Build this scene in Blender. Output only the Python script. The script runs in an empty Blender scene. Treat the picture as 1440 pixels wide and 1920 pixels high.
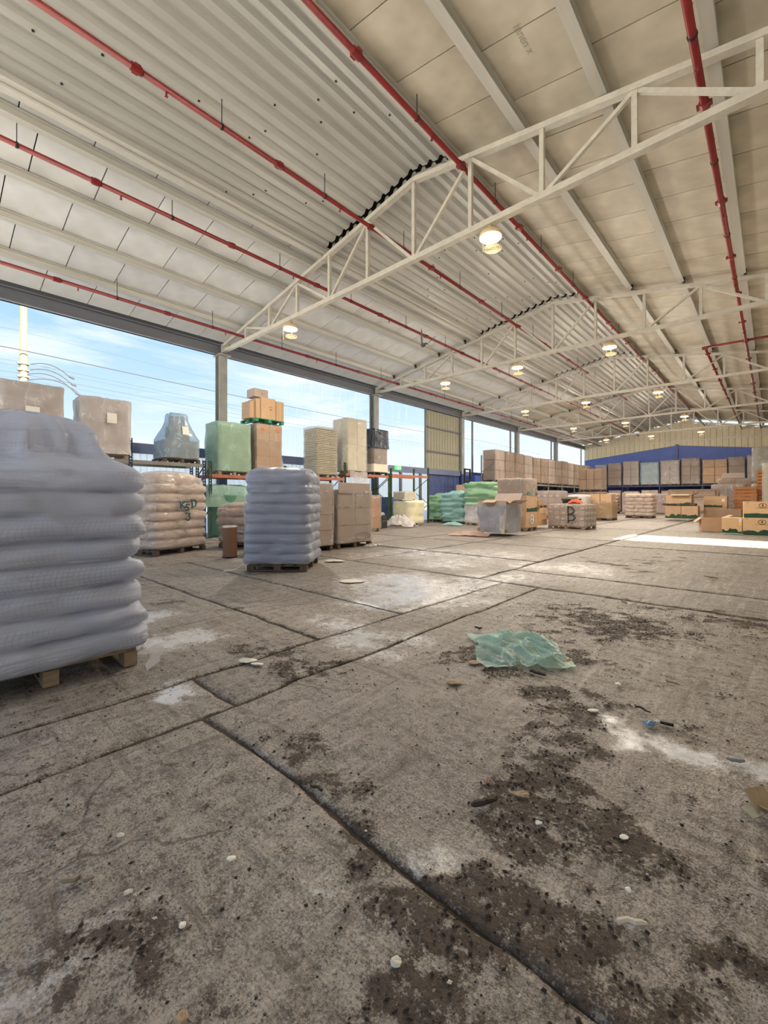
import bpy, math, random
import numpy as np
from mathutils import Vector, Matrix, Euler

# ------------------------------------------------------------------ camera
F_PX, HORIZON, CAM_H = 797.0, 935.0, 1.4
YAW = math.atan(730.0 / 797.0)
CY, SY = math.cos(YAW), math.sin(YAW)
sc = bpy.context.scene
COL = sc.collection
cam_d = bpy.data.cameras.new('camera')
cam_d.sensor_fit = 'VERTICAL'
cam_d.sensor_height = 36.0
cam_d.lens = F_PX / 1920.0 * 36.0
cam_d.shift_y = -(960.0 - HORIZON) / 1920.0
cam_d.clip_start = 0.05
cam_d.clip_end = 600
cam = bpy.data.objects.new('camera', cam_d)
cam.location = (0, 0, CAM_H)
cam.rotation_euler = (math.pi / 2, 0, YAW)
COL.objects.link(cam)
sc.camera = cam

# ------------------------------------------------------------------ exposure
vs = sc.view_settings
vs.view_transform = 'Standard'
vs.look = 'None'
vs.gamma = 1.0
vs.use_curve_mapping = False
vs.exposure = 0.32
sc.cycles.transparent_max_bounces = 12
sc.cycles.max_bounces = 6
sc.cycles.diffuse_bounces = 4
sc.cycles.glossy_bounces = 2
sc.cycles.transmission_bounces = 4

SKY_STRENGTH = 0.98
SUN_STRENGTH = 38.0
LAMP_W = 340.0
LAMP_DOWN_W = 900.0

# ------------------------------------------------------------------ sky
world = bpy.data.worlds.new('sky')
sc.world = world
world.use_nodes = True
wt = world.node_tree
wt.nodes.clear()
w_out = wt.nodes.new('ShaderNodeOutputWorld')
w_bg = wt.nodes.new('ShaderNodeBackground')
w_bg.inputs['Strength'].default_value = SKY_STRENGTH
w_tc = wt.nodes.new('ShaderNodeTexCoord')
w_sep = wt.nodes.new('ShaderNodeSeparateXYZ')
w_ramp = wt.nodes.new('ShaderNodeValToRGB')
wr = w_ramp.color_ramp
wr.elements[0].position = 0.0
wr.elements[0].color = (0.90, 0.94, 0.98, 1)
wr.elements[1].position = 1.0
wr.elements[1].color = (0.16, 0.38, 0.80, 1)
for p_, c_ in ((0.07, (0.80, 0.89, 0.97, 1)), (0.20, (0.53, 0.73, 0.93, 1)), (0.42, (0.30, 0.55, 0.86, 1))):
    e_ = wr.elements.new(p_)
    e_.color = c_
w_map = wt.nodes.new('ShaderNodeMapping')
w_map.inputs['Scale'].default_value = (1.2, 1.2, 7.0)
w_noise = wt.nodes.new('ShaderNodeTexNoise')
w_noise.inputs['Scale'].default_value = 2.2
w_noise.inputs['Detail'].default_value = 6
w_noise.inputs['Roughness'].default_value = 0.6
w_noise.inputs['Distortion'].default_value = 0.6
w_cr = wt.nodes.new('ShaderNodeMapRange')
w_cr.inputs['From Min'].default_value = 0.47
w_cr.inputs['From Max'].default_value = 0.72
w_cr.inputs['To Max'].default_value = 0.75
w_mix = wt.nodes.new('ShaderNodeMix')
w_mix.data_type = 'RGBA'
w_mix.inputs['B'].default_value = (0.97, 0.985, 1.0, 1)
L_ = wt.links.new
L_(w_tc.outputs['Generated'], w_sep.inputs[0])
L_(w_sep.outputs['Z'], w_ramp.inputs[0])
L_(w_tc.outputs['Generated'], w_map.inputs[0])
L_(w_map.outputs[0], w_noise.inputs['Vector'])
L_(w_noise.outputs[0], w_cr.inputs[0])
L_(w_cr.outputs[0], w_mix.inputs['Factor'])
L_(w_ramp.outputs[0], w_mix.inputs['A'])
L_(w_mix.outputs['Result'], w_bg.inputs['Color'])
L_(w_bg.outputs[0], w_out.inputs[0])

# ------------------------------------------------------------------ sun
sun_d = bpy.data.lights.new('sun', 'SUN')
sun_d.energy = SUN_STRENGTH
sun_d.color = (1.0, 0.91, 0.74)
sun_d.angle = math.radians(0.6)
sun = bpy.data.objects.new('sun', sun_d)
SUN_DIR = Vector((1.0, -0.02, 0.4675)).normalized()
sun.rotation_euler = SUN_DIR.to_track_quat('Z', 'Y').to_euler()
sun.location = (40, 10, 30)
COL.objects.link(sun)

# ------------------------------------------------------------------ helpers
rnd = random.Random(7)


def srgb(r, g, b):
    def f(c):
        c /= 255.0
        return c / 12.92 if c <= 0.04045 else ((c + 0.055) / 1.055) ** 2.4
    return (f(r), f(g), f(b), 1.0)


def gp(px, py, z=0.0):
    """photograph pixel -> point on the horizontal plane at height z"""
    t = (CAM_H - z) * F_PX / (py - HORIZON)
    u = (px - 720.0) / F_PX
    return Vector((t * (u * CY - SY), t * (CY + u * SY), z))


MATS = {}


def mat(name, rgb, rough=0.6, metal=0.0, var=0.0, vscale=3.0, bump=0.0, bscale=40.0, rand=0.0, spec=0.5,
        stretch=None, emit=None, dark=None):
    if name in MATS:
        return MATS[name]
    m = bpy.data.materials.new(name)
    m.use_nodes = True
    nt = m.node_tree
    p = nt.nodes['Principled BSDF']
    base = srgb(*rgb)
    p.inputs['Base Color'].default_value = base
    p.inputs['Roughness'].default_value = rough
    p.inputs['Metallic'].default_value = metal
    p.inputs['Specular IOR Level'].default_value = spec
    tc = nt.nodes.new('ShaderNodeTexCoord')
    mp = nt.nodes.new('ShaderNodeMapping')
    nt.links.new(tc.outputs['Object'], mp.inputs[0])
    if stretch:
        mp.inputs['Scale'].default_value = stretch
    col = None
    if var > 0:
        n = nt.nodes.new('ShaderNodeTexNoise')
        n.inputs['Scale'].default_value = vscale
        n.inputs['Detail'].default_value = 3
        n.inputs['Roughness'].default_value = 0.65
        nt.links.new(mp.outputs[0], n.inputs['Vector'])
        r = nt.nodes.new('ShaderNodeMapRange')
        r.inputs['From Min'].default_value = 0.3
        r.inputs['From Max'].default_value = 0.7
        nt.links.new(n.outputs[0], r.inputs[0])
        mx = nt.nodes.new('ShaderNodeMix')
        mx.data_type = 'RGBA'
        d = dark and srgb(*dark) or tuple(c * (1 - var) for c in base[:3]) + (1,)
        mx.inputs['A'].default_value = d
        mx.inputs['B'].default_value = tuple(min(1, c * (1 + var * 0.4)) for c in base[:3]) + (1,)
        nt.links.new(r.outputs[0], mx.inputs['Factor'])
        col = mx.outputs['Result']
    if rand > 0:
        oi = nt.nodes.new('ShaderNodeObjectInfo')
        r2 = nt.nodes.new('ShaderNodeMapRange')
        r2.inputs['To Min'].default_value = 1 - rand
        r2.inputs['To Max'].default_value = 1 + rand
        nt.links.new(oi.outputs['Random'], r2.inputs[0])
        hs = nt.nodes.new('ShaderNodeHueSaturation')
        nt.links.new(r2.outputs[0], hs.inputs['Value'])
        if col:
            nt.links.new(col, hs.inputs['Color'])
        else:
            hs.inputs['Color'].default_value = base
        col = hs.outputs[0]
    if col:
        nt.links.new(col, p.inputs['Base Color'])
    if bump > 0:
        n2 = nt.nodes.new('ShaderNodeTexNoise')
        n2.inputs['Scale'].default_value = bscale
        n2.inputs['Detail'].default_value = 2
        nt.links.new(mp.outputs[0], n2.inputs['Vector'])
        b = nt.nodes.new('ShaderNodeBump')
        b.inputs['Strength'].default_value = bump
        b.inputs['Distance'].default_value = 0.02
        nt.links.new(n2.outputs[0], b.inputs['Height'])
        nt.links.new(b.outputs[0], p.inputs['Normal'])
    if emit:
        p.inputs['Emission Color'].default_value = srgb(*emit[0])
        p.inputs['Emission Strength'].default_value = emit[1]
    MATS[name] = m
    return m


def film(name, rgb, density=0.5, rough=0.25, wr=3.0, trans=0.35, bump=0.6, var=0.08, crease=.3, horiz=False, weave=0.0):
    """thin plastic film: clear to milky, glossy, with fine creases and folds"""
    if name in MATS:
        return MATS[name]
    m = bpy.data.materials.new(name)
    m.use_nodes = True
    nt = m.node_tree
    N, L = nt.nodes.new, nt.links.new
    p = nt.nodes['Principled BSDF']
    out = nt.nodes['Material Output']
    col = srgb(*rgb)
    p.inputs['Base Color'].default_value = col
    p.inputs['Roughness'].default_value = rough
    tc = N('ShaderNodeTexCoord')

    def nz(scale, rot, st, det=2, dist=.6):
        mp = N('ShaderNodeMapping')
        mp.inputs['Scale'].default_value = st
        mp.inputs['Rotation'].default_value = rot
        L(tc.outputs['Object'], mp.inputs[0])
        n = N('ShaderNodeTexNoise')
        n.inputs['Scale'].default_value = scale
        n.inputs['Detail'].default_value = det
        n.inputs['Distortion'].default_value = dist
        L(mp.outputs[0], n.inputs['Vector'])
        return n.outputs[0]

    def mth(op, a, b=0.0, c=None):
        x = N('ShaderNodeMath')
        x.operation = op
        for i, v in enumerate((a, b) if c is None else (a, b, c)):
            if isinstance(v, (int, float)):
                x.inputs[i].default_value = v
            else:
                L(v, x.inputs[i])
        return x.outputs[0]

    def rng(v, a, b, c, d):
        r = N('ShaderNodeMapRange')
        for k, x in zip(('From Min', 'From Max', 'To Min', 'To Max'), (a, b, c, d)):
            r.inputs[k].default_value = x
        L(v, r.inputs[0])
        return r.outputs[0]
    if weave:
        wvs = []
        for dr_ in ('Z', 'DIAGONAL'):
            w_ = N('ShaderNodeTexWave')
            w_.bands_direction = dr_
            w_.inputs['Scale'].default_value = 11.0
            w_.inputs['Distortion'].default_value = .6
            w_.inputs['Detail'].default_value = 1
            mpw = N('ShaderNodeMapping')
            if dr_ == 'DIAGONAL':
                mpw.inputs['Scale'].default_value = (1.7, 1.7, 0)
            L(tc.outputs['Object'], mpw.inputs[0])
            L(mpw.outputs[0], w_.inputs['Vector'])
            wvs.append(rng(w_.outputs['Fac'], .72, 1, 0, 1))
        wm = mth('MULTIPLY', mth('MAXIMUM', wvs[0], wvs[1]), rng(nz(1.6, (0, 0, 0), (.6, .6, 2.0)), .45, .6, .15, 1))
        mxc = N('ShaderNodeMix')
        mxc.data_type = 'RGBA'
        mxc.inputs['A'].default_value = col
        mxc.inputs['B'].default_value = tuple(c * (1 - weave) for c in col[:3]) + (1,)
        L(wm, mxc.inputs['Factor'])
        L(mxc.outputs['Result'], p.inputs['Base Color'])
    n1 = nz(wr, (0, 0, 0), (.3, .3, 2.6) if horiz else (1, 1, .35))
    n2 = nz(wr * .9, (0, .12, 0) if horiz else (.5, .6, .3), (.35, .35, 3.2) if horiz else (1, .3, 1.2))
    n3 = nz(wr * .6, (0, 0, 0), (1, 1, 1), 2, .2)
    c1 = rng(mth('ABSOLUTE', mth('SUBTRACT', n1, .5)), 0.0, .030, 1, 0)
    c2 = rng(mth('ABSOLUTE', mth('SUBTRACT', n2, .5)), 0.0, .022, 1, 0)
    cr = mth('MAXIMUM', c1, c2)
    cr = mth('MULTIPLY', cr, rng(n3, .42, .6, 0, 1))
    h = mth('ADD', mth('ADD', mth('MULTIPLY', n1, .8), mth('MULTIPLY', n2, .8)), mth('MULTIPLY', cr, .12))
    b = N('ShaderNodeBump')
    b.inputs['Strength'].default_value = bump
    b.inputs['Distance'].default_value = 0.05
    L(h, b.inputs['Height'])
    L(b.outputs[0], p.inputs['Normal'])
    tl = N('ShaderNodeBsdfTranslucent')
    tl.inputs['Color'].default_value = col
    m1 = N('ShaderNodeMixShader')
    m1.inputs[0].default_value = trans
    L(p.outputs[0], m1.inputs[1])
    L(tl.outputs[0], m1.inputs[2])
    tr = N('ShaderNodeBsdfTransparent')
    tr.inputs['Color'].default_value = tuple(0.6 + 0.4 * c for c in col[:3]) + (1,)
    lw = N('ShaderNodeLayerWeight')
    lw.inputs['Blend'].default_value = .25
    f = mth('ADD', rng(n3, .35, .65, density - var, density + var), mth('MULTIPLY', cr, crease))
    f = mth('ADD', f, mth('MULTIPLY', lw.outputs['Facing'], .25))
    f = mth('MINIMUM', mth('MAXIMUM', f, 0.0), 1.0)
    m2 = N('ShaderNodeMixShader')
    L(f, m2.inputs[0])
    L(tr.outputs[0], m2.inputs[1])
    L(m1.outputs[0], m2.inputs[2])
    L(m2.outputs[0], out.inputs['Surface'])
    MATS[name] = m
    return m


class MB:
    def __init__(self):
        self.v, self.f = [], []

    def add(self, vs_, fs_):
        o = len(self.v)
        self.v += [tuple(a) for a in vs_]
        self.f += [tuple(i + o for i in q) for q in fs_]

    def box(self, c, s, rot=None):
        x, y, z = (a / 2 for a in s)
        vs_ = [Vector((i, j, k)) for i in (-x, x) for j in (-y, y) for k in (-z, z)]
        if rot is not None:
            vs_ = [rot @ v for v in vs_]
        c = Vector(c)
        self.add([v + c for v in vs_],
                 [(0, 1, 3, 2), (4, 6, 7, 5), (0, 4, 5, 1), (2, 3, 7, 6), (0, 2, 6, 4), (1, 5, 7, 3)])
        return self

    def bar(self, a, b, w, h=None):
        a, b = Vector(a), Vector(b)
        d = b - a
        q = d.to_track_quat('Y', 'Z').to_matrix()
        self.box((a + b) / 2, (w, d.length, h or w), q)
        return self

    def cbox(self, c, s, ch=0.01, rot=None):
        """box with chamfered edges"""
        hx, hy, hz = (a / 2 for a in s)
        vs_, idx = [], {}
        for i in (-1, 1):
            for j in (-1, 1):
                for k in (-1, 1):
                    for ax in range(3):
                        p = [i * (hx - ch), j * (hy - ch), k * (hz - ch)]
                        p[ax] = (i * hx, j * hy, k * hz)[ax]
                        idx[(i, j, k, ax)] = len(vs_)
                        vs_.append(Vector(p))
        fs_ = []
        for ax in range(3):
            o = [0, 1, 2]
            o.remove(ax)
            for sgn in (-1, 1):
                q = []
                for a_, b_ in ((-1, -1), (1, -1), (1, 1), (-1, 1)):
                    k = [0, 0, 0]
                    k[ax] = sgn
                    k[o[0]] = a_
                    k[o[1]] = b_
                    q.append(idx[(k[0], k[1], k[2], ax)])
                if (sgn == 1) == (ax == 1):
                    q.reverse()
                fs_.append(tuple(q))
        for ax in range(3):
            o = [0, 1, 2]
            o.remove(ax)
            for a_ in (-1, 1):
                for b_ in (-1, 1):
                    q = []
                    for e, f_ in ((-1, o[0]), (1, o[0]), (1, o[1]), (-1, o[1])):
                        k = [0, 0, 0]
                        k[ax] = e
                        k[o[0]] = a_
                        k[o[1]] = b_
                        q.append(idx[(k[0], k[1], k[2], f_)])
                    if (a_ * b_ == 1) == (ax != 1):
                        q.reverse()
                    fs_.append(tuple(q))
        for i in (-1, 1):
            for j in (-1, 1):
                for k in (-1, 1):
                    q = [idx[(i, j, k, 0)], idx[(i, j, k, 1)], idx[(i, j, k, 2)]]
                    if i * j * k < 0:
                        q.reverse()
                    fs_.append(tuple(q))
        if rot is not None:
            vs_ = [rot @ v for v in vs_]
        c = Vector(c)
        self.add([v + c for v in vs_], fs_)
        return self

    def tube(self, pts, r, n=8, cap=True):
        pts = [Vector(p) for p in pts]
        rs = r if isinstance(r, (list, tuple)) else [r] * len(pts)
        vs_, fs_ = [], []
        up = None
        for i, p in enumerate(pts):
            d = (pts[min(i + 1, len(pts) - 1)] - pts[max(i - 1, 0)]).normalized()
            if up is None:
                up = Vector((0, 0, 1)) if abs(d.z) < 0.9 else Vector((1, 0, 0))
            s_ = d.cross(up).normalized()
            up = s_.cross(d).normalized()
            for k in range(n):
                a = 2 * math.pi * k / n
                vs_.append(p + (s_ * math.cos(a) + up * math.sin(a)) * rs[i])
        for i in range(len(pts) - 1):
            for k in range(n):
                fs_.append((i * n + k, i * n + (k + 1) % n, (i + 1) * n + (k + 1) % n, (i + 1) * n + k))
        if cap:
            fs_.append(tuple(reversed(range(n))))
            fs_.append(tuple(range((len(pts) - 1) * n, len(pts) * n)))
        self.add(vs_, fs_)
        return self

    def lathe(self, prof, c=(0, 0, 0), n=20):
        vs_, fs_ = [], []
        for r, z in prof:
            for k in range(n):
                a = 2 * math.pi * k / n
                vs_.append((c[0] + r * math.cos(a), c[1] + r * math.sin(a), c[2] + z))
        for i in range(len(prof) - 1):
            for k in range(n):
                fs_.append((i * n + k, i * n + (k + 1) % n, (i + 1) * n + (k + 1) % n, (i + 1) * n + k))
        fs_.append(tuple(reversed(range(n))))
        fs_.append(tuple(range((len(prof) - 1) * n, len(prof) * n)))
        self.add(vs_, fs_)
        return self

    def grid(self, rows, close=False):
        """rows: list of lists of points"""
        m_ = len(rows[0])
        vs_ = [p for r in rows for p in r]
        fs_ = []
        for i in range(len(rows) - 1):
            for k in range(m_ if close else m_ - 1):
                fs_.append((i * m_ + k, i * m_ + (k + 1) % m_, (i + 1) * m_ + (k + 1) % m_, (i + 1) * m_ + k))
        self.add(vs_, fs_)
        return self

    def mesh(self, name, smooth=False):
        me = bpy.data.meshes.new(name)
        me.from_pydata([tuple(v) for v in self.v], [], self.f)
        me.update()
        if smooth:
            me.shade_smooth()
        return me

    def build(self, name, m, parent=None, smooth=False, loc=None, rot=None):
        return obj(name, self.mesh(name, smooth), m, parent, loc, rot)


def obj(name, me, m=None, parent=None, loc=None, rot=None, scale=None):
    if m is not None and not me.materials:
        me.materials.append(m)
    o = bpy.data.objects.new(name, me)
    COL.objects.link(o)
    if parent is not None:
        o.parent = parent
    if loc is not None:
        o.location = loc
    if rot is not None:
        o.rotation_euler = rot
    if scale is not None:
        o.scale = scale
    return o


def tag(o, label, cat, group=None):
    o['label'] = label
    o['category'] = cat
    if group:
        o['group'] = group
    return o


def thing(name, label, cat, loc=(0, 0, 0), rz=0.0, group=None):
    o = bpy.data.objects.new(name, None)
    o.empty_display_size = 0.2
    COL.objects.link(o)
    o.location = loc
    o.rotation_euler = (0, 0, rz)
    return tag(o, label, cat, group)


def struct(name, me=None, m=None):
    if me is None:
        o = bpy.data.objects.new(name, None)
        COL.objects.link(o)
    else:
        o = obj(name, me, m)
    o['kind'] = 'structure'
    return o


def copy_tree(o, parent=None):
    c = o.copy()
    COL.objects.link(c)
    c.parent = parent
    for ch in list(o.children):
        copy_tree(ch, c)
    return c


# numpy value noise
def _hash(ix, iy, seed):
    h = (ix.astype(np.int64) * 374761393 + iy.astype(np.int64) * 668265263 + seed * 974634777) & 0x7fffffff
    h = ((h ^ (h >> 13)) * 1274126177) & 0x7fffffff
    return ((h ^ (h >> 16)) & 0xffff) / 65535.0


def vnoise(x, y, seed=0):
    ix, iy = np.floor(x), np.floor(y)
    fx, fy = x - ix, y - iy
    fx = fx * fx * (3 - 2 * fx)
    fy = fy * fy * (3 - 2 * fy)
    a = _hash(ix, iy, seed)
    b = _hash(ix + 1, iy, seed)
    c = _hash(ix, iy + 1, seed)
    d = _hash(ix + 1, iy + 1, seed)
    return (a * (1 - fx) + b * fx) * (1 - fy) + (c * (1 - fx) + d * fx) * fy


def fbm(x, y, seed=0, oct=4):
    s, a, t = 0, 0.5, 0
    for k in range(oct):
        s = s + a * vnoise(x, y, seed + k * 17)
        t += a
        x, y, a = x * 2.03, y * 2.03, a * 0.5
    return s / t


ORD = ['nearest', 'second', 'third', 'fourth', 'fifth', 'sixth', 'seventh', 'eighth', 'ninth', 'tenth', 'eleventh',
       'twelfth', 'thirteenth', 'fourteenth', 'fifteenth']

# ------------------------------------------------------------------ materials
M_PANEL = mat('lamp_tinted_roof_board', (190, 182, 166), 0.55, var=0.10, vscale=0.9, rand=0.045, dark=(162, 155, 140))  # warm lamplight put into the board colour, right slope and far panels
M_PANEL_DAY = mat('daylight_tinted_roof_board', (214, 216, 219), 0.55, var=0.08, vscale=0.9, rand=0.03, dark=(196, 197, 199))  # cool daylight from the open side put into the left slope's board colour
M_STEEL = mat('white_painted_steel', (192, 188, 179), 0.5, var=0.16, vscale=5.0, rand=0.03)
M_PURLIN = mat('grey_purlin', (188, 187, 182), 0.5, var=0.14, vscale=3.0, stretch=(1, .12, 1))
M_CORR = mat('galvanised_decking', (180, 180, 177), 0.48, metal=0.15, var=0.12, vscale=1.5, stretch=(1, .15, 1), rand=0.04)
M_DECK = mat('roof_skin', (60, 58, 56), 0.8)
M_RED = mat('red_pipe_paint', (122, 30, 32), 0.4, var=0.25, vscale=6)
M_BLACK = mat('black_iron', (24, 24, 26), 0.6)
M_EAVE = mat('grey_eave_steel', (98, 102, 112), 0.5, var=0.15, vscale=2, stretch=(1, .2, 1))
M_COLU = mat('grey_column_steel', (150, 152, 150), 0.5, var=0.2, vscale=2.5)
M_BLUE = mat('blue_steel_paint', (66, 80, 128), 0.5, var=0.2, vscale=2)
M_BLUEWALL = mat('blue_wall_paint', (70, 94, 172), 0.55, var=0.12, vscale=1)
M_BEIGE = mat('beige_cladding', (198, 188, 162), 0.5, var=0.1, vscale=1)
M_CONC = mat('yard_concrete', (212, 208, 200), 0.9, var=0.2, vscale=0.3)
M_WOOD = mat('pallet_wood', (150, 130, 108), 0.8, var=0.35, vscale=6, stretch=(1, 1, 4), bump=.3, bscale=30, rand=.12)
M_WOODD = mat('dark_pallet_wood', (96, 78, 64), 0.85, var=0.35, vscale=6, bump=.3, bscale=30, rand=.15)
M_CARD = mat('brown_cardboard', (188, 156, 126), 0.75, var=0.10, vscale=2.5, rand=0.10, bump=.08, bscale=60)
M_CARDG = mat('greyish_cardboard', (176, 158, 150), 0.75, var=0.12, vscale=2.5, rand=0.08, bump=.08, bscale=60)
M_CARDT = mat('tan_cardboard', (212, 174, 134), 0.7, var=0.08, vscale=2.5, rand=0.05)
M_CARDW = mat('pale_cardboard', (214, 207, 188), 0.7, var=0.1, vscale=2.5, rand=0.06)
M_CARDK = mat('dark_cardboard', (146, 120, 100), 0.75, var=0.12, vscale=2.5, rand=0.12)
M_ORANGE = mat('orange_crate', (178, 116, 66), 0.6, var=0.12, vscale=4, rand=0.08)
M_TAPE = mat('packing_tape', (196, 164, 120), 0.3)
M_WHITE = mat('white_paper', (232, 230, 226), 0.6)
M_GREENPR = mat('green_print', (30, 72, 48), 0.7, var=0.3, vscale=9)
M_BROWNPR = mat('brown_print', (84, 62, 30), 0.7)
M_YELLOW = mat('yellow_label', (240, 204, 40), 0.6)
M_BAGW = mat('white_woven_bag', (214, 218, 234), 0.55, var=0.14, vscale=3, bump=.25, bscale=25, rand=0.05)
M_BAGB = mat('buff_paper_bag', (218, 202, 192), 0.5, var=0.2, vscale=3, bump=.3, bscale=18, rand=0.08)
M_BAGG = mat('grey_plastic_bag', (170, 174, 192), 0.42, var=0.12, vscale=3, bump=.3, bscale=16, rand=0.05)
M_BAGD = mat('brown_bag', (178, 154, 138), 0.55, var=0.2, vscale=3, bump=.3, bscale=18, rand=0.1)
F_CLEAR = film('clear_stretch_wrap', (222, 220, 218), 0.14, 0.2, 3.0, 0.3, bump=.7, var=.05, crease=.28)
F_HAZE = film('hazy_stretch_wrap', (214, 220, 240), 0.66, 0.38, 2.2, 0.35, bump=.35, var=.05, crease=.10, horiz=True)
F_WEAVE = film('woven_hazy_wrap', (204, 211, 232), 0.80, 0.42, 2.4, 0.3, bump=.6, var=.08, crease=.12, horiz=True, weave=.28)
F_GREYH = film('grey_stretch_wrap', (184, 190, 208), 0.62, 0.30, 2.4, 0.3, bump=.6, var=.05, crease=.15, horiz=True)
F_FAR = film('smooth_clear_wrap', (214, 210, 206), 0.10, 0.18, 1.4, 0.3, bump=.8, var=.05, crease=.22)
F_FARS = film('smooth_silver_wrap', (206, 208, 212), 0.24, 0.16, 1.3, 0.3, bump=1.0, var=.06, crease=.4)
F_BAG = film('glossy_bag_wrap', (230, 220, 214), 0.32, 0.2, 3.0, 0.3, bump=1.0, var=.08, crease=.40, horiz=True)
F_WHITE = film('white_plastic_sheet', (232, 228, 228), 0.66, 0.3, 3.0, 0.4, bump=.9, var=.10, crease=.35)
F_GREEN = film('green_plastic_sheet', (186, 218, 202), 0.58, 0.25, 2.2, 0.4, bump=.9, var=.12, crease=.30)
F_GREEND = film('deep_green_plastic', (158, 200, 164), 0.88, 0.3, 3.5, 0.3, bump=1., var=.05, crease=.1)
F_TEAL = film('teal_plastic', (160, 206, 204), 0.9, 0.3, 3.5, 0.3, bump=1., var=.05, crease=.1)
F_BLUE = film('blue_plastic_film', (186, 210, 228), 0.48, 0.22, 2.5, 0.35, bump=.9, var=.06, crease=.4)
F_SILVER = film('silver_plastic_film', (206, 208, 212), 0.30, 0.18, 2.5, 0.3, bump=.9, var=.06, crease=.45)
F_BLACK = film('black_plastic_film', (52, 58, 72), 0.9, 0.25, 4, 0.05, bump=.9, var=.05, crease=0)
F_PINK = film('pink_plastic', (216, 178, 166), 0.9, 0.4, 6, 0.3, bump=.8, var=.05)
F_AQUA = film('aqua_plastic', (186, 220, 210), 0.60, 0.3, 7, 0.35, bump=.5, var=.15)

# ------------------------------------------------------------------ building constants
XL, XR, XRIDGE = -17.0, 3.6, -6.75
Y0, BAY, YE = 8.5, 9.25, 54.75
TRUSS_Y = [Y0 + BAY * k for k in range(6)]
YB = -4.6  # open rear end, unseen, pulled close so skylight reaches the near floor


def chord_z(x):
    return 9.50 - 0.179 * abs(x - XRIDGE)


def roof_z(x):
    return chord_z(x) + 0.27

# ================================================================== FLOOR
SOIL = [(gp(x, y), r, a) for x, y, r, a in [
    (860, 1700, .16, 1), (910, 1680, .15, 1), (800, 1690, .12, .9), (960, 1760, .14, .9), (1030, 1790, .16, 1), (880, 1740, .1, 1),
    (1100, 1830, .14, .9), (1180, 1880, .12, .8), (1000, 1460, .13, 1), (975, 1500, .12, .9), (1040, 1530, .15, .9), (1090, 1570, .14, .9),
    (1130, 1600, .13, .8), (1010, 1420, .13, .9), (1060, 1380, .16, .8), (1080, 1335, .2, .9), (1040, 1305, .22, .9), (1110, 1310, .2, .9),
    (1160, 1330, .16, .7), (950, 1550, .1, .7), (1000, 1590, .12, .7), (900, 1230, .3, .8), (960, 1255, .3, .8), (1060, 1225, .3, .8), (1030, 1185, .4, .6),
    (1130, 1165, .5, .8), (1200, 1175, .5, .8), (1150, 1190, .4, .7), (1100, 1150, .5, .5), (1330, 1155, .5, .7), (1420, 1165, .5, .8),
    (1230, 1135, .5, .4), (460, 1218, .22, 1), (500, 1222, .2, .9), (540, 1235, .16, .8), (520, 1260, .14, .9), (570, 1255, .14, .7), (620, 1245, .12, .5),
    (560, 1400, .12, .9), (600, 1440, .11, .8), (640, 1480, .10, .8), (580, 1380, .1, .7), (540, 1345, .1, .6), (650, 1560, .08, .8), (690, 1620, .08, .8),
    (740, 1690, .08, .9), (790, 1860, .12, .7), (850, 1900, .14, .9), (1130, 1770, .1, .6), (1250, 1640, .12, .7), (1300, 1690, .12, .6), (1200, 1600, .12, .5),
    (1290, 1370, .14, .6), (1310, 1430, .12, .5), (1290, 1500, .1, .7), (1420, 1620, .12, .7), (1330, 1770, .12, .6), (1240, 1750, .1, .7), (1400, 1840, .14, .7),
    (60, 1860, .1, .5), (200, 1790, .1, .4), (120, 1780, .12, .4), (330, 1130, .3, .5), (270, 1100, .4, .5), (440, 1140, .3, .6), (900, 1110, .4, .3),
    (1100, 1046, .16, 0.92), (1112, 1052, .16, 0.92), (1128, 1056, .15, 0.92), (1148, 1059, .15, 0.90), (1170, 1060, .15, 0.90), (1192, 1059, .15, 0.92), (1212, 1056, .15, 0.92), (1228, 1051, .15, 0.90), (1236, 1045, .15, 0.90), (1232, 1038, .15, 0.80),
    (1190, 1048, .15, 0.85), (1215, 1051, .15, 0.85), (1240, 1052, .15, 0.90), (1262, 1050, .15, 0.90), (1276, 1045, .15, 0.90), (1280, 1038, .15, 0.85), (1270, 1032, .15, 0.80), (1160, 1050, .15, 0.80), (1196, 1072, .2, 1.00), (1180, 1066, .16, 0.85), (1208, 1070, .16, 0.90),
    (1180, 1260, .3, .5), (1250, 1290, .2, .4), (1350, 1300, .2, .5)]]
PALE = [(gp(x, y), r, a) for x, y, r, a in [
    (1180, 1370, .12, .9), (1160, 1345, .1, .7), (1290, 1420, .12, .8), (1340, 1440, .12, .9), (1410, 1445, .13, 1), (1260, 1400, .1, .6), (1180, 1395, .08, .7),
    (350, 1190, .25, .9), (300, 1200, .25, .8), (330, 1290, .16, .8), (315, 1310, .12, .8), (250, 1165, .3, .9), (300, 1150, .3, .7), (780, 1110, .9, 1.0), (740, 1090, .8, 1.0),
    (850, 1100, .6, .9), (700, 1130, .35, .8), (640, 1170, .3, .9), (600, 1165, .25, .6), (680, 1195, .25, .6), (720, 1215, .3, .5), (760, 1200, .3, .5), (900, 1085, .6, .6), (950, 1080, .6, .5),
    (850, 1055, .8, .6), (800, 1035, 1.2, .5), (900, 1040, 1.2, .5), (1000, 1060, .8, .4), (1060, 1065, 1, .4), (690, 1040, .8, .3), (840, 1620, .1, .6), (800, 1590, .09, .5),
    (160, 1790, .16, .35), (60, 1830, .16, .35), (260, 1730, .12, .3), (920, 1640, .08, .3), (1050, 1700, .12, .3), (990, 1690, .1, .4), (1130, 1150, .3, .2), (1380, 1500, .12, .3), (620, 1700, .3, .25)]]


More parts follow.
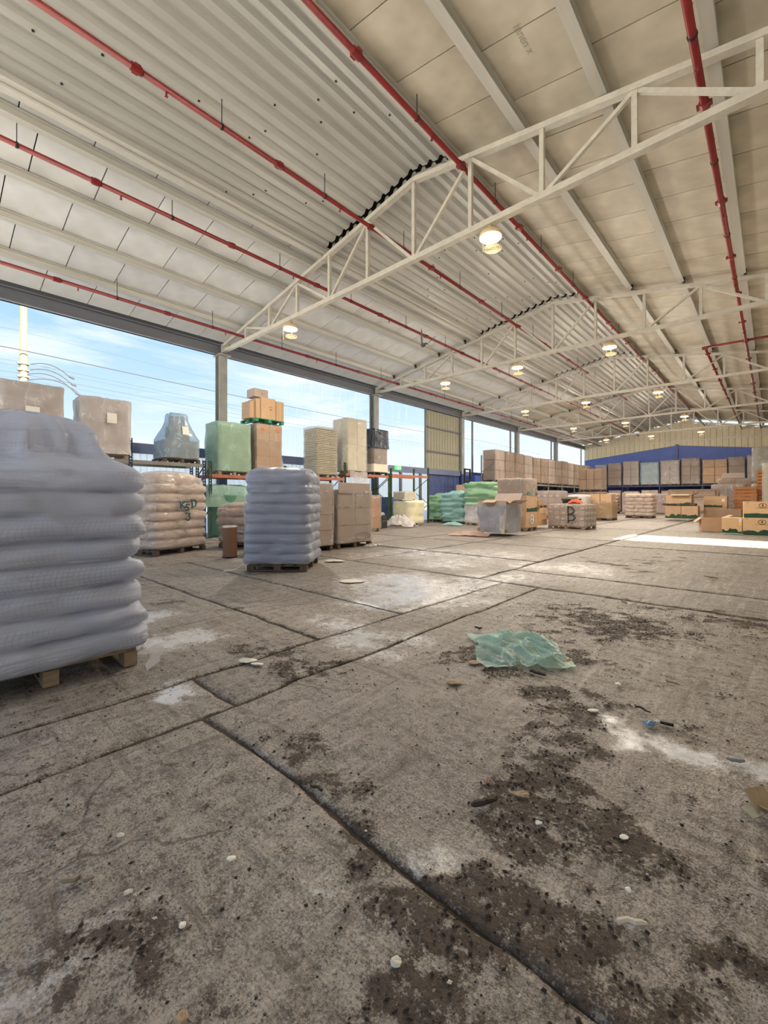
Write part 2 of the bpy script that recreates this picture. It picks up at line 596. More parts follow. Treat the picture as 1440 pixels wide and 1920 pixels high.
def blob_field(X, Y, blobs, seed):
    wx = X + (fbm(X * 2.2, Y * 2.2, seed, 3) - .5) * .35
    wy = Y + (fbm(X * 2.2, Y * 2.2, seed + 5, 3) - .5) * .35
    s = np.zeros_like(X)
    for p, r, a in blobs:
        d2 = ((wx - p.x) ** 2 + (wy - p.y) ** 2) / (r * r)
        s = np.maximum(s, a * np.exp(-d2 * 0.9))
    return s


def soil_field(X, Y):
    s = blob_field(X, Y, SOIL, 11)
    g = fbm(X * 11, Y * 11, 31, 4)
    # thin tracks of earth dragged along the wheel lines
    tr = fbm((X * .74 + Y * .67) * 1.2, (-X * .67 + Y * .74) * 9, 71, 3)
    far = np.clip((fbm(X * .55, Y * .55, 41, 4) - .56) * 5, 0, .55)
    v = s * 1.15 + (g - .5) * 1.6 - .34 + np.clip(tr - .56, 0, 1) * 1.6 * (s > .05) + far * .5
    return np.clip(v, 0, .72)


def pale_field(X, Y):
    s = blob_field(X, Y, PALE, 51)
    g = fbm(X * 5, Y * 5, 61, 4)
    return np.clip(s * 2.0 * (0.35 + 1.3 * (g - .25)), 0, 1)


def floor_material():
    m = bpy.data.materials.new('worn_concrete_floor')
    m.use_nodes = True
    nt = m.node_tree
    p = nt.nodes['Principled BSDF']
    N, L = nt.nodes.new, nt.links.new
    tc = N('ShaderNodeTexCoord')

    def noise(scale, detail=6, rough=.65, dist=0.0, vec=None):
        n = N('ShaderNodeTexNoise')
        n.inputs['Scale'].default_value = scale
        n.inputs['Detail'].default_value = detail
        n.inputs['Roughness'].default_value = rough
        n.inputs['Distortion'].default_value = dist
        L(vec or tc.outputs['Object'], n.inputs['Vector'])
        return n.outputs[0]

    def ramp(v, a, b, c=0.0, d=1.0):
        r = N('ShaderNodeMapRange')
        for k, x in zip(('From Min', 'From Max', 'To Min', 'To Max'), (a, b, c, d)):
            r.inputs[k].default_value = x
        L(v, r.inputs[0])
        return r.outputs[0]

    def mix(f, a, b):
        x = N('ShaderNodeMix')
        x.data_type = 'RGBA'
        for k, v in (('A', a), ('B', b)):
            if isinstance(v, tuple):
                x.inputs[k].default_value = v
            else:
                L(v, x.inputs[k])
        L(f, x.inputs['Factor'])
        return x.outputs['Result']

    def math_(op, a, b):
        x = N('ShaderNodeMath')
        x.operation = op
        for i, v in enumerate((a, b)):
            if isinstance(v, (int, float)):
                x.inputs[i].default_value = v
            else:
                L(v, x.inputs[i])
        return x.outputs[0]

    def attr(n):
        a = N('ShaderNodeAttribute')
        a.attribute_name = n
        return a.outputs['Fac']
    soil, pale, tone = attr('soil'), attr('pale'), attr('tone')
    big = ramp(noise(.8, 4, .7, .4), .32, .68)
    mid = ramp(noise(4.2, 5, .75, .5), .32, .68)
    grain = noise(26, 4, .8, .2)
    fine = ramp(grain, .32, .68)
    grit = ramp(noise(95, 2, .8), .35, .65)
    c = mix(big, srgb(120, 110, 102), srgb(160, 151, 143))
    c = mix(math_('MULTIPLY', ramp(mid, 0, .6, 1, 0), .75), c, srgb(80, 70, 62))
    c = mix(math_('MULTIPLY', fine, .62), c, srgb(172, 164, 156))
    c = mix(math_('MULTIPLY', ramp(noise(15, 4, .8, .6), .50, .62), .75), c, srgb(68, 58, 51))
    c = mix(math_('MULTIPLY', ramp(grit, .0, .45, 1, 0), .8), c, srgb(56, 48, 42))
    c = mix(math_('MULTIPLY', ramp(grit, .70, 1, 0, 1), .6), c, srgb(182, 175, 166))

    def streak(rot, st, sc_, lo, hi):
        mp = N('ShaderNodeMapping')
        mp.inputs['Rotation'].default_value = (0, 0, math.radians(rot))
        mp.inputs['Scale'].default_value = st
        L(tc.outputs['Object'], mp.inputs[0])
        return ramp(noise(sc_, 5, .72, .4, mp.outputs[0]), lo, hi)
    c = mix(math_('MULTIPLY', streak(38, (9, .8, 1), 1.5, .52, .68), .5), c, srgb(184, 176, 168))
    c = mix(math_('MULTIPLY', streak(-12, (1, 8, 1), 1.3, .52, .68), .62), c, srgb(66, 55, 47))
    c = mix(math_('MULTIPLY', streak(62, (7, .9, 1), 1.1, .54, .70), .6), c, srgb(72, 61, 53))
    # hairline cracks
    wv = N('ShaderNodeVectorMath')
    wv.operation = 'MULTIPLY_ADD'
    nv = N('ShaderNodeTexNoise')
    nv.inputs['Scale'].default_value = 2.5
    nv.inputs['Detail'].default_value = 3
    L(tc.outputs['Object'], nv.inputs['Vector'])
    L(nv.outputs['Color'], wv.inputs[0])
    wv.inputs[1].default_value = (.5, .5, 0)
    L(tc.outputs['Object'], wv.inputs[2])
    vo = N('ShaderNodeTexVoronoi')
    vo.feature = 'DISTANCE_TO_EDGE'
    vo.inputs['Scale'].default_value = .75
    L(wv.outputs[0], vo.inputs['Vector'])
    crk = math_('MULTIPLY', ramp(vo.outputs['Distance'], 0.0, .012, 1, 0), ramp(noise(.9, 3), .5, .6))
    c = mix(math_('MULTIPLY', crk, .75), c, srgb(48, 40, 34))
    pl = math_('ADD', pale, math_('MULTIPLY', math_('SUBTRACT', noise(8, 4, .8, .8), .5), 2.2))
    pl = math_('ADD', pl, math_('MULTIPLY', math_('SUBTRACT', grain, .5), 1.4))
    pl = math_('MULTIPLY', ramp(pl, .35, .95), ramp(pale, .05, .3))
    c = mix(math_('MULTIPLY', pl, .68), c, srgb(226, 227, 232))
    sl = math_('ADD', soil, math_('MULTIPLY', math_('SUBTRACT', noise(9, 4, .75, .5), .5), 1.5))
    sl = math_('ADD', sl, math_('MULTIPLY', math_('SUBTRACT', grain, .5), 1.7))
    sl = math_('ADD', sl, math_('MULTIPLY', math_('SUBTRACT', noise(70, 2, .8), .5), 1.2))
    sl = math_('MULTIPLY', ramp(sl, .36, .66), ramp(soil, .02, .14))
    c = mix(math_('MULTIPLY', sl, .92), c, mix(fine, srgb(42, 34, 29), srgb(86, 72, 61)))
    hs = N('ShaderNodeHueSaturation')
    L(tone, hs.inputs['Value'])
    L(c, hs.inputs['Color'])
    L(hs.outputs[0], p.inputs['Base Color'])
    ro = math_('SUBTRACT', .60, math_('MULTIPLY', pale, .38))
    ro = math_('ADD', ro, math_('MULTIPLY', sl, .3))
    ro = math_('ADD', ro, math_('MULTIPLY', math_('SUBTRACT', mid, .5), .25))
    L(ro, p.inputs['Roughness'])
    h = math_('ADD', math_('MULTIPLY', noise(12, 4, .75, .5), .6), math_('MULTIPLY', grain, .36))
    b = N('ShaderNodeBump')
    b.inputs['Strength'].default_value = .9
    b.inputs['Distance'].default_value = .03
    L(h, b.inputs['Height'])
    L(math_('SUBTRACT', .9, math_('MULTIPLY', pale, .72)), b.inputs['Strength'])
    L(b.outputs[0], p.inputs['Normal'])
    return m


M_FLOOR = floor_material()
M_EARTH = mat('joint_earth', (70, 58, 48), 0.95, var=.3, vscale=8, bump=.6, bscale=30)

floor = struct('floor')
MB().box(((XL + XR) / 2, (YB + YE) / 2, -0.075), (XR - XL, YE - YB, 0.10)).build('floor_bed', M_EARTH, floor)


def slab(x0, x1, y0, y1, k):
    cx = min(max(0, x0), x1)
    cy = min(max(0, y0), y1)
    d = math.hypot(cx, cy)
    res = min(max(d * .010, .028), .6)
    if x0 > -.5:
        res = max(res, .06)
    if y1 < -.6:
        res = .3
    nx = max(2, int((x1 - x0) / res) + 1)
    ny = max(2, int((y1 - y0) / res) + 1)
    u = np.linspace(x0, x1, nx)
    v = np.linspace(y0, y1, ny)
    X, Y = np.meshgrid(u, v)
    gapw = .003 + .010 * vnoise(X * 5, Y * 5, 3) + .10 * np.clip(fbm(X * 1.3, Y * 1.3, 5, 3) - .60, 0, 1)
    gapw = np.minimum(gapw, .03)
    Xo, Yo = X.copy(), Y.copy()
    Xo[:, 0] += gapw[:, 0]
    Xo[:, -1] -= gapw[:, -1]
    Yo[0, :] += gapw[0, :]
    Yo[-1, :] -= gapw[-1, :]
    e = np.minimum(np.minimum(X - x0, x1 - X), np.minimum(Y - y0, y1 - Y))
    # joints wander a little, the same way for the slabs on both sides
    def mx(x):
        return .07 * (fbm(Y * 1.7 + x * 3.1, np.full_like(Y, x * 7.7), 91, 4) - .5)

    def my(y):
        return .07 * (fbm(X * 1.7 + y * 3.1, np.full_like(X, y * 5.3), 92, 4) - .5)
    f_ = .25
    Xo = Xo + mx(x0) * np.clip(1 - (X - x0) / f_, 0, 1) + mx(x1) * np.clip(1 - (x1 - X) / f_, 0, 1)
    Yo = Yo + my(y0) * np.clip(1 - (Y - y0) / f_, 0, 1) + my(y1) * np.clip(1 - (y1 - Y) / f_, 0, 1)
    soil = soil_field(X, Y)
    pale = pale_field(X, Y) * (1 - soil)
    Z = -.010 + .014 * (fbm(X * 1.5, Y * 1.5, 9, 4) - .5)
    if res < .1:
        Z += .010 * (fbm(X * 7, Y * 7, 19, 3) - .5) + .012 * soil * fbm(X * 16, Y * 16, 29, 2)
        ch = np.clip(1 - e / (.012 + .05 * vnoise(X * 6, Y * 6, 8)), 0, 1)
        Z -= .012 * ch * ch
    Z = np.minimum(Z, 0.004)
    soil = np.maximum(soil, np.clip(1 - e / (.015 + .16 * np.clip(fbm(X * 2.5, Y * 2.5, 77, 3) - .35, 0, 1)), 0, 1) * .6)
    verts = np.stack([Xo, Yo, Z], -1).reshape(-1, 3)
    # skirt
    ring = [(0, i) for i in range(nx)] + [(j, nx - 1) for j in range(1, ny)] + [(ny - 1, i) for i in range(nx - 2, -1, -1)] + [(j, 0) for j in range(ny - 2, 0, -1)]
    ridx = np.array([j * nx + i for j, i in ring])
    low = verts[ridx].copy()
    low[:, 2] = -.045
    allv = np.concatenate([verts, low])
    jj, ii = np.meshgrid(np.arange(ny - 1), np.arange(nx - 1), indexing='ij')
    a = (jj * nx + ii).ravel()
    q = np.stack([a, a + 1, a + nx + 1, a + nx], 1)
    n0 = len(verts)
    r = np.arange(len(ring))
    rn = (r + 1) % len(ring)
    sk = np.stack([ridx[rn], ridx[r], n0 + r, n0 + rn], 1)
    F = np.concatenate([q, sk])
    me = bpy.data.meshes.new('slab')
    me.vertices.add(len(allv))
    me.vertices.foreach_set('co', allv.ravel().astype(np.float32))
    me.loops.add(len(F) * 4)
    me.loops.foreach_set('vertex_index', F.ravel().astype(np.int32))
    me.polygons.add(len(F))
    me.polygons.foreach_set('loop_start', (np.arange(len(F)) * 4).astype(np.int32))
    me.update()
    me.validate()
    for nm, arr in (('soil', soil), ('pale', pale)):
        at = me.attributes.new(nm, 'FLOAT', 'POINT')
        vals = np.concatenate([arr.ravel(), np.ones(len(ring)) * (1 if nm == 'soil' else 0)])
        at.data.foreach_set('value', vals.astype(np.float32))
    at = me.attributes.new('tone', 'FLOAT', 'POINT')
    at.data.foreach_set('value', np.full(len(allv), .93 + .14 * random.Random(k * 7 + 1).random(), np.float32))
    me.shade_smooth()
    obj('slab', me, M_FLOOR, floor)


def cells(xs, ys):
    for i in range(len(xs) - 1):
        for j in range(len(ys) - 1):
            cells.k += 1
            slab(xs[i], xs[i + 1], ys[j], ys[j + 1], cells.k)


cells.k = 0
cells([XL, -13.2, -9.5], [YB, 2.8, 6.7, 12.2, 18, 25, 34, 44, YE])
cells([-9.5, -3.36], [YB, -.4, 2.7, 4.0, 6.65])
cells([-3.36, -2.72], [YB, -3, 1.45, 6.6])
cells([-2.72, .6], [YB, -3, 1.25, 6.6])
cells([.6, XR], [YB, -3, 2.7, 6.6])
cells([-9.5, -7.1, -3.85], [6.65, 9.3, 12.2, 15.5, 22, 31, 42, YE])
cells([-3.85, XR], [6.65, 8.0, 14.0, 22, 31, 42, YE])

# ================================================================== CEILING
ceiling = struct('ceiling')
# outer skin, both slopes
for xa, xb in ((XL - .5, XRIDGE), (XRIDGE, XR + .5)):
    mb = MB()
    za, zb = roof_z(xa) + .14, roof_z(xb) + .14
    mb.add([(xa, YB, za), (xb, YB, zb), (xb, YE + .3, zb), (xa, YE + .3, za),
            (xa, YB, za + .05), (xb, YB, zb + .05), (xb, YE + .3, zb + .05), (xa, YE + .3, za + .05)],
           [(0, 1, 2, 3), (7, 6, 5, 4), (0, 4, 5, 1), (1, 5, 6, 2), (2, 6, 7, 3), (3, 7, 4, 0)])
    mb.build('roof_skin', M_DECK, ceiling)
LEFT_X = [-17.0, -15.45, -13.95, -12.45, -10.95, -10.25]
RIGHT_X = [-5.55, -3.9, -2.35, -.75, .85, 2.3, 3.6]
PW = 1.25
panel_far = MB()
panel_meshes = {}


def panel_vs(xa, xb, ya, yb):
    g = .012
    xa, xb, ya, yb = xa + g, xb - g, ya + g, yb - g
    za, zb = roof_z(xa), roof_z(xb)
    return [(xa, ya, za), (xb, ya, zb), (xb, yb, zb), (xa, yb, za), (xa, ya, za + .05), (xb, ya, zb + .05), (xb, yb, zb + .05), (xa, yb, za + .05)]


BOXF = [(3, 2, 1, 0), (4, 5, 6, 7), (0, 1, 5, 4), (1, 2, 6, 5), (2, 3, 7, 6), (3, 0, 4, 7)]
for side, xs in (('l', LEFT_X), ('r', RIGHT_X)):
    for i in range(len(xs) - 1):
        off = 0.0 if i % 2 else -.35
        y = YB + off
        while y < YE:
            ya, yb = max(y, YB), min(y + PW, YE)
            y += PW
            xa, xb = xs[i], xs[i + 1]
            if yb - ya < .1:
                continue
            cxm, cym = (xa + xb) / 2, (ya + yb) / 2
            dpt = -SY * cxm + CY * cym
            seen = dpt > 2.5 and cym < 33 and abs((CY * cxm + SY * cym) / dpt) < 1.15
            if not seen:
                panel_far.add(panel_vs(xa, xb, ya, yb), BOXF)
            else:
                key = (side, i, round(yb - ya, 2))
                if key not in panel_meshes:
                    mb = MB()
                    vs_ = [(a - xa, b - ya, c) for a, b, c in panel_vs(xa, xb, ya, yb)]
                    mb.add(vs_, BOXF)
                    panel_meshes[key] = mb.mesh('roof_panel')
                obj('roof_panel', panel_meshes[key], M_PANEL_DAY if side == 'l' else M_PANEL, ceiling, (xa, ya, 0))
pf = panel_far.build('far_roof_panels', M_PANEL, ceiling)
pf['kind'] = 'stuff'
# purlins
for x in LEFT_X[1:] + RIGHT_X[:-1]:
    z = roof_z(x)
    mb = MB()
    w = .09
    mb.box((x, (YB + YE) / 2, z - .11), (w, YE - YB, .17))
    mb.box((x + .03, (YB + YE) / 2, z - .195), (w + .09, YE - YB, .02))
    mb.box((x + .03, (YB + YE) / 2, z - .02), (w + .09, YE - YB, .02))
    mb.build('purlin', M_PURLIN, ceiling)
# corrugated decking between the inner purlins, one sheet per bay and width
edges = [YB] + TRUSS_Y
cx_l, cx_r = LEFT_X[-1], RIGHT_X[0]
nsheet = 5
sw = (cx_r - cx_l) / nsheet
PITCH = sw / 3
corr_meshes = {}
for b in range(len(edges) - 1):
    ya, yb = edges[b] + .07, edges[b + 1] - .07
    for s_ in range(nsheet):
        x0 = cx_l + s_ * sw
        key = (s_, round(yb - ya, 2))
        if key not in corr_meshes:
            prof = []
            for k in range(3):
                for fx, fz in ((0, 0), (.10, -.0), (.24, -.085), (.70, -.085), (.84, 0)):
                    prof.append((x0 + (k + fx) * PITCH, fz))
            prof.append((x0 + sw, 0))
            mb = MB()
            lo = [Vector((x, 0, roof_z(x) + z + .03)) for x, z in prof]
            hi = [Vector((v.x, yb - ya, v.z)) for v in lo]
            mb.grid([lo, hi])
            mb.grid([[v + Vector((0, 0, .012)) for v in hi], [v + Vector((0, 0, .012)) for v in lo]])
            corr_meshes[key] = mb.mesh('corrugated_sheet')
        sh = obj('corrugated_sheet', corr_meshes[key], M_CORR, ceiling, (0, ya, 0))
        if b < 2:
            mb = MB()
            for k in range(3):
                for t in (.3 + .35 * rnd.random(), .72 + .2 * rnd.random()):
                    xx = x0 + (k + .47 + rnd.uniform(-.1, .1)) * PITCH
                    mb.box((xx, t * (yb - ya), roof_z(xx) - .063), (.035, .035, .02))
            mb.build('screw_heads', M_BLACK, sh)
# eave beam
trim1 = MB().box((XL, (YB + YE) / 2, 7.545), (.10, YE - YB, .43)).box((XL + .06, (YB + YE) / 2, 7.35), (.22, YE - YB, .04)).box((XL + .06, (YB + YE) / 2, 7.74), (.22, YE - YB, .04))
struct('trim_1', trim1.mesh('trim_1'), M_EAVE)
# edge rows of the two corrugated strips: perforated tray beside the left one
for x in (cx_l - .12,):
    mb = MB().box((x, (YB + YE) / 2, roof_z(x) - .22), (.18, YE - YB, .05))
    mb.build('cable_tray', M_PURLIN, ceiling)

# stamp on one roof panel
fc = bpy.data.curves.new('stamp', 'FONT')
fc.body = 'Innen x'
fc.size = .20
fc.extrude = .0005
tmp = bpy.data.objects.new('stamp', fc)
COL.objects.link(tmp)
dg = bpy.context.evaluated_depsgraph_get()
stamp_me = bpy.data.meshes.new_from_object(tmp.evaluated_get(dg))
bpy.data.objects.remove(tmp)
M_STAMP = mat('faint_stamp_ink', (150, 144, 132), .7)
xs_ = -3.15
o = obj('stamp', stamp_me, M_STAMP, ceiling, (xs_, 6.55, roof_z(xs_) - .004))
o.rotation_euler = Euler((math.pi - 0, math.atan(-.179) * -1, 0)).to_matrix().to_euler()
o.rotation_euler = (Matrix.Rotation(math.atan(.179), 3, 'Y') @ Matrix.Rotation(math.pi, 3, 'X') @ Matrix.Rotation(-math.pi / 2, 3, 'Z')).to_euler()

# ================================================================== WALLS
GIRT0, GIRT1 = 3.05, 3.42
wall_left = struct('wall_left')
MB().box((XL - .05, (YB + YE) / 2, (GIRT0 + GIRT1) / 2), (.16, YE - YB, GIRT1 - GIRT0)).build('girt', mat('girt_paint', (104, 116, 152), .5, var=.15, vscale=1), wall_left)


def translucent_sheet():
    m = bpy.data.materials.new('translucent_cladding')
    m.use_nodes = True
    nt = m.node_tree
    p = nt.nodes['Principled BSDF']
    p.inputs['Base Color'].default_value = (.85, .9, .9, 1)
    p.inputs['Roughness'].default_value = .4
    tl = nt.nodes.new('ShaderNodeBsdfTranslucent')
    tl.inputs['Color'].default_value = (.93, .97, .97, 1)
    tr = nt.nodes.new('ShaderNodeBsdfTransparent')
    m1 = nt.nodes.new('ShaderNodeMixShader')
    m1.inputs[0].default_value = .85
    m2 = nt.nodes.new('ShaderNodeMixShader')
    m2.inputs[0].default_value = .35
    nt.links.new(p.outputs[0], m1.inputs[1])
    nt.links.new(tl.outputs[0], m1.inputs[2])
    nt.links.new(m1.outputs[0], m2.inputs[1])
    nt.links.new(tr.outputs[0], m2.inputs[2])
    nt.links.new(m2.outputs[0], nt.nodes['Material Output'].inputs['Surface'])
    return m


M_TRANSL = translucent_sheet()


def cladding(w, h, rib=.25, depth=.035):
    """ribbed sheet in the local XZ plane, front towards -Y"""
    prof = []
    n = max(1, round(w / rib))
    p_ = w / n
    for k in range(n):
        for fx, fy in ((0, 0), (.62, 0), (.70, -depth), (.92, -depth)):
            prof.append(((k + fx) * p_, fy))
    prof.append((w, 0))
    mb = MB()
    lo = [Vector((x, y, 0)) for x, y in prof]
    hi = [Vector((x, y, h)) for x, y in prof]
    mb.grid([lo, hi])
    mb.grid([[v + Vector((0, .012, 0)) for v in hi], [v + Vector((0, .012, 0)) for v in lo]])
    return mb


# lower left wall: translucent sheets up to the third column, blue steel panels after it
SW = 1.15
me_tr = cladding(SW - .01, GIRT0, .23, .03).mesh('cladding_sheet')
me_bl = cladding(SW - .01, GIRT0 + .3, .38, .03).mesh('cladding_panel')
y = YB
while y < YE - .2:
    if y < 22.2:
        obj('cladding_sheet', me_tr, M_TRANSL, wall_left, (XL - .1, y, 0), (0, 0, math.pi / 2))
    else:
        obj('cladding_panel', me_bl, M_BLUE, wall_left, (XL - .1, y, 0), (0, 0, math.pi / 2))
    y += SW
for yy in (1.3, 5.0, 12.9, 15.2, 20.1, 22.1):
    MB().box((XL - .02, yy, GIRT0 / 2), (.12, .16, GIRT0)).build('wall_post', M_EAVE, wall_left)
# solid beige cladding beside the third column, above the girt; backlit shade is put into its colour
for i in range(4):
    me = cladding(1.0, 7.33 - GIRT1, .33, .04).mesh('cladding_sheet')
    obj('cladding_sheet', me, mat('backlit_beige_cladding', (150, 147, 130), .5, var=.1), wall_left, (XL - .06, 22.75 + i * 1.0, GIRT1), (0, 0, math.pi / 2))
for zz in (4.6, 6.2):
    MB().box((XL + .02, 24.8, zz), (.08, 4.1, .1)).build('sheeting_rail', M_EAVE, wall_left)


def pane_material():
    """scuffed clear sheeting: mostly see-through with milky vertical streaks"""
    m = bpy.data.materials.new('clear_sheeting')
    m.use_nodes = True
    nt = m.node_tree
    N, L = nt.nodes.new, nt.links.new
    tc = N('ShaderNodeTexCoord')
    mp = N('ShaderNodeMapping')
    mp.inputs['Scale'].default_value = (1, 2.6, .10)
    L(tc.outputs['Object'], mp.inputs[0])
    n = N('ShaderNodeTexNoise')
    n.inputs['Scale'].default_value = 2.0
    n.inputs['Detail'].default_value = 5
    n.inputs['Roughness'].default_value = .7
    L(mp.outputs[0], n.inputs['Vector'])
    r = N('ShaderNodeMapRange')
    r.inputs['From Min'].default_value = .52
    r.inputs['From Max'].default_value = .72
    r.inputs['To Min'].default_value = .03
    r.inputs['To Max'].default_value = .34
    L(n.outputs[0], r.inputs[0])
    tr = N('ShaderNodeBsdfTransparent')
    tl = N('ShaderNodeBsdfTranslucent')
    tl.inputs['Color'].default_value = (.9, .95, 1, 1)
    mx = N('ShaderNodeMixShader')
    L(r.outputs[0], mx.inputs[0])
    L(tr.outputs[0], mx.inputs[1])
    L(tl.outputs[0], mx.inputs[2])
    L(mx.outputs[0], nt.nodes['Material Output'].inputs['Surface'])
    return m


M_PANE = pane_material()
bays = [(10.9, TRUSS_Y[1] - .25, []), (TRUSS_Y[1] + .25, 22.6, [22.65]),
        (TRUSS_Y[2] + .25, TRUSS_Y[3] - .25, [28.6, 35.0]), (TRUSS_Y[3] + .25, TRUSS_Y[4] - .25, [44.3]), (TRUSS_Y[4] + .25, YE - .2, [53.6])]
for i, (a, b, posts) in enumerate(bays):
    w_ = struct('window_%d' % (i + 1))
    nseg = 4
    for s_ in range(nseg):
        ya = a + (b - a) * s_ / nseg
        yb = a + (b - a) * (s_ + 1) / nseg
        MB().box((XL - .05, (ya + yb) / 2, (GIRT1 + 7.33) / 2), (.004, yb - ya - .006, 7.33 - GIRT1)).build('pane', M_PANE, w_)
    for pz in posts:
        MB().box((XL - .02, pz, (GIRT1 + 7.33) / 2), (.1, .12, 7.33 - GIRT1)).build('mullion', M_EAVE, w_)
    if i == 0:
        MB().box((XL - .02, TRUSS_Y[1] - .35, (GIRT1 + 7.33) / 2), (.05, .05, 7.33 - GIRT1)).build('mullion', M_EAVE, w_)

# far gable wall
wall_far = struct('wall_far')
x = XL
k = 0
while x < XR - .05:
    w = min(.98, XR - x)
    top = min(roof_z(x), roof_z(x + w)) + .05
    if x > -6.3:
        top -= .28
    me = cladding(w, top, .49, .05).mesh('cladding_sheet')
    obj('cladding_sheet', me, M_BEIGE, wall_far, (x, YE, 0))
    x += .98


def blue_top(x):
    return 7.05 - .115 * abs(x + 7.6)


x = XL + .1
while x < XR - .1:
    w = min(2.4, XR - .1 - x)
    if x < -7.6 < x + w:
        w = -7.6 - x
    mb = MB()
    za, zb = blue_top(x), blue_top(x + w)
    mb.add([(x, YE - .12, 0), (x + w - .01, YE - .12, 0), (x + w - .01, YE - .12, zb), (x, YE - .12, za),
            (x, YE - .07, 0), (x + w - .01, YE - .07, 0), (x + w - .01, YE - .07, zb), (x, YE - .07, za)],
           [(0, 1, 2, 3), (7, 6, 5, 4), (0, 4, 5, 1), (1, 5, 6, 2), (2, 6, 7, 3), (3, 7, 4, 0)])
    mb.build('blue_panel', M_BLUEWALL, wall_far)
    x += w
MB().box((-7.6, YE - .2, 3.6), (.22, .2, 7.2)).build('wall_post', M_BLUE, wall_far)
for sgn in (-1, 1):
    a, b = Vector((-7.6, YE - .14, blue_top(-7.6))), Vector((XL + .1 if sgn < 0 else XR - .1, YE - .14, 0))
    b.z = blue_top(b.x)
    MB().bar(a, b, .05, .06).build('capping', M_BLUE, wall_far)

# right wall: closed sheeting with one loading door the sun comes through
wall_right = struct('wall_right')
DOOR0, DOOR1, DOORH = 16.1, 18.75, 3.62
y = YB
while y < YE - .05:
    y1 = min(y + 1.0, YE)
    pieces = [(y, y1, 0, 8.0)]
    if y1 > DOOR0 and y < DOOR1:
        pieces = [(max(y, DOOR0), min(y1, DOOR1), DOORH, 8.0)]
        if y < DOOR0:
            pieces.append((y, DOOR0, 0, 8.0))
        if y1 > DOOR1:
            pieces.append((DOOR1, y1, 0, 8.0))
    for a, b, z0, z1 in pieces:
        me = cladding(b - a, z1 - z0, .33, .04).mesh('cladding_sheet')
        obj('cladding_sheet', me, M_BEIGE, wall_right, (XR, b, z0), (0, 0, -math.pi / 2))
    y = y1
# door head beam
door1 = MB().box((XR - .06, (DOOR0 + DOOR1) / 2, DOORH + .06), (.14, DOOR1 - DOOR0 + .3, .14)).box((XR - .06, DOOR0 - .07, DOORH / 2), (.14, .12, DOORH)).box((XR - .06, DOOR1 + .07, DOORH / 2), (.14, .12, DOORH))
struct('door_1', door1.mesh('door_1'), M_EAVE)

# yard
g = MB()
g.add([(-260, -260, -.16), (260, -260, -.16), (260, 320, -.16), (-260, 320, -.16)], [(0, 1, 2, 3)])
struct('ground', g.mesh('ground'), M_CONC)

# ================================================================== COLUMNS, TRUSSES
for k, ty in enumerate(TRUSS_Y[:5]):
    t = thing('steel_column', '%s grey steel column along the open left wall, blue at its foot' % ORD[k], 'column', (XL, ty, 0), 0, 'steel columns of the left wall')
    w, d = .36, .30
    for nm, z0, z1, m_ in (('painted_foot', 0, 3.2, M_BLUE), ('shaft', 3.2, 7.30, M_COLU)):
        mb = MB()
        mb.box((d / 2, 0, (z0 + z1) / 2), (.03, w, z1 - z0)).box((-d / 2, 0, (z0 + z1) / 2), (.03, w, z1 - z0)).box((0, 0, (z0 + z1) / 2), (d, .03, z1 - z0))
        mb.build(nm, m_, t)
    MB().box((.08, 0, 7.32), (.62, .5, .04)).build('cap_plate', M_COLU, t)

NODES = [XRIDGE + 1.65 * k for k in range(-6, 7)]
for k, ty in enumerate(TRUSS_Y):
    t = thing('roof_truss', 'white steel roof truss spanning the hall, %s from the camera' % ('first' if k == 0 else ORD[k]), 'truss', (0, ty, 0), 0, 'roof trusses')
    B0 = 7.50
    xa, xb = XL + .12, XR - .15
    for sgn in (0, 1):
        e = xa if sgn == 0 else xb
        a, b = Vector((e, 0, max(chord_z(e), B0 + .12))), Vector((XRIDGE, 0, chord_z(XRIDGE)))
        MB().bar(a, b, .15, .11).build('top_chord', M_STEEL, t)
    MB().box(((xa + xb) / 2, 0, B0), (xb - xa, .15, .13)).build('bottom_chord', M_STEEL, t)
    MB().box((xa + .1, 0, B0 + .13), (.16, .17, .30)).build('end_plate', M_STEEL, t)
    for i, nx in enumerate(NODES):
        if nx < xa + .3 or nx > xb - .3:
            continue
        MB().box((nx, 0, (B0 + chord_z(nx)) / 2), (.09, .09, chord_z(nx) - B0)).build('post', M_STEEL, t)
        if i % 2 == 0:
            for j in (i - 1, i + 1):
                if 0 <= j < len(NODES) and xa < NODES[j] < xb:
                    n2 = NODES[j]
                    MB().bar((nx + .05 * (j - i), 0, B0 + .03), (n2, 0, chord_z(n2) - .04), .075, .075).build('diagonal', M_STEEL, t)
    if 0 < k < 5:
        for x in LEFT_X[1:-1] + RIGHT_X[1:5]:
            MB().box((x + .10, -.18, roof_z(x) - .14), (.07, .10, .16)).build('purlin_cleat', M_BLACK, t)

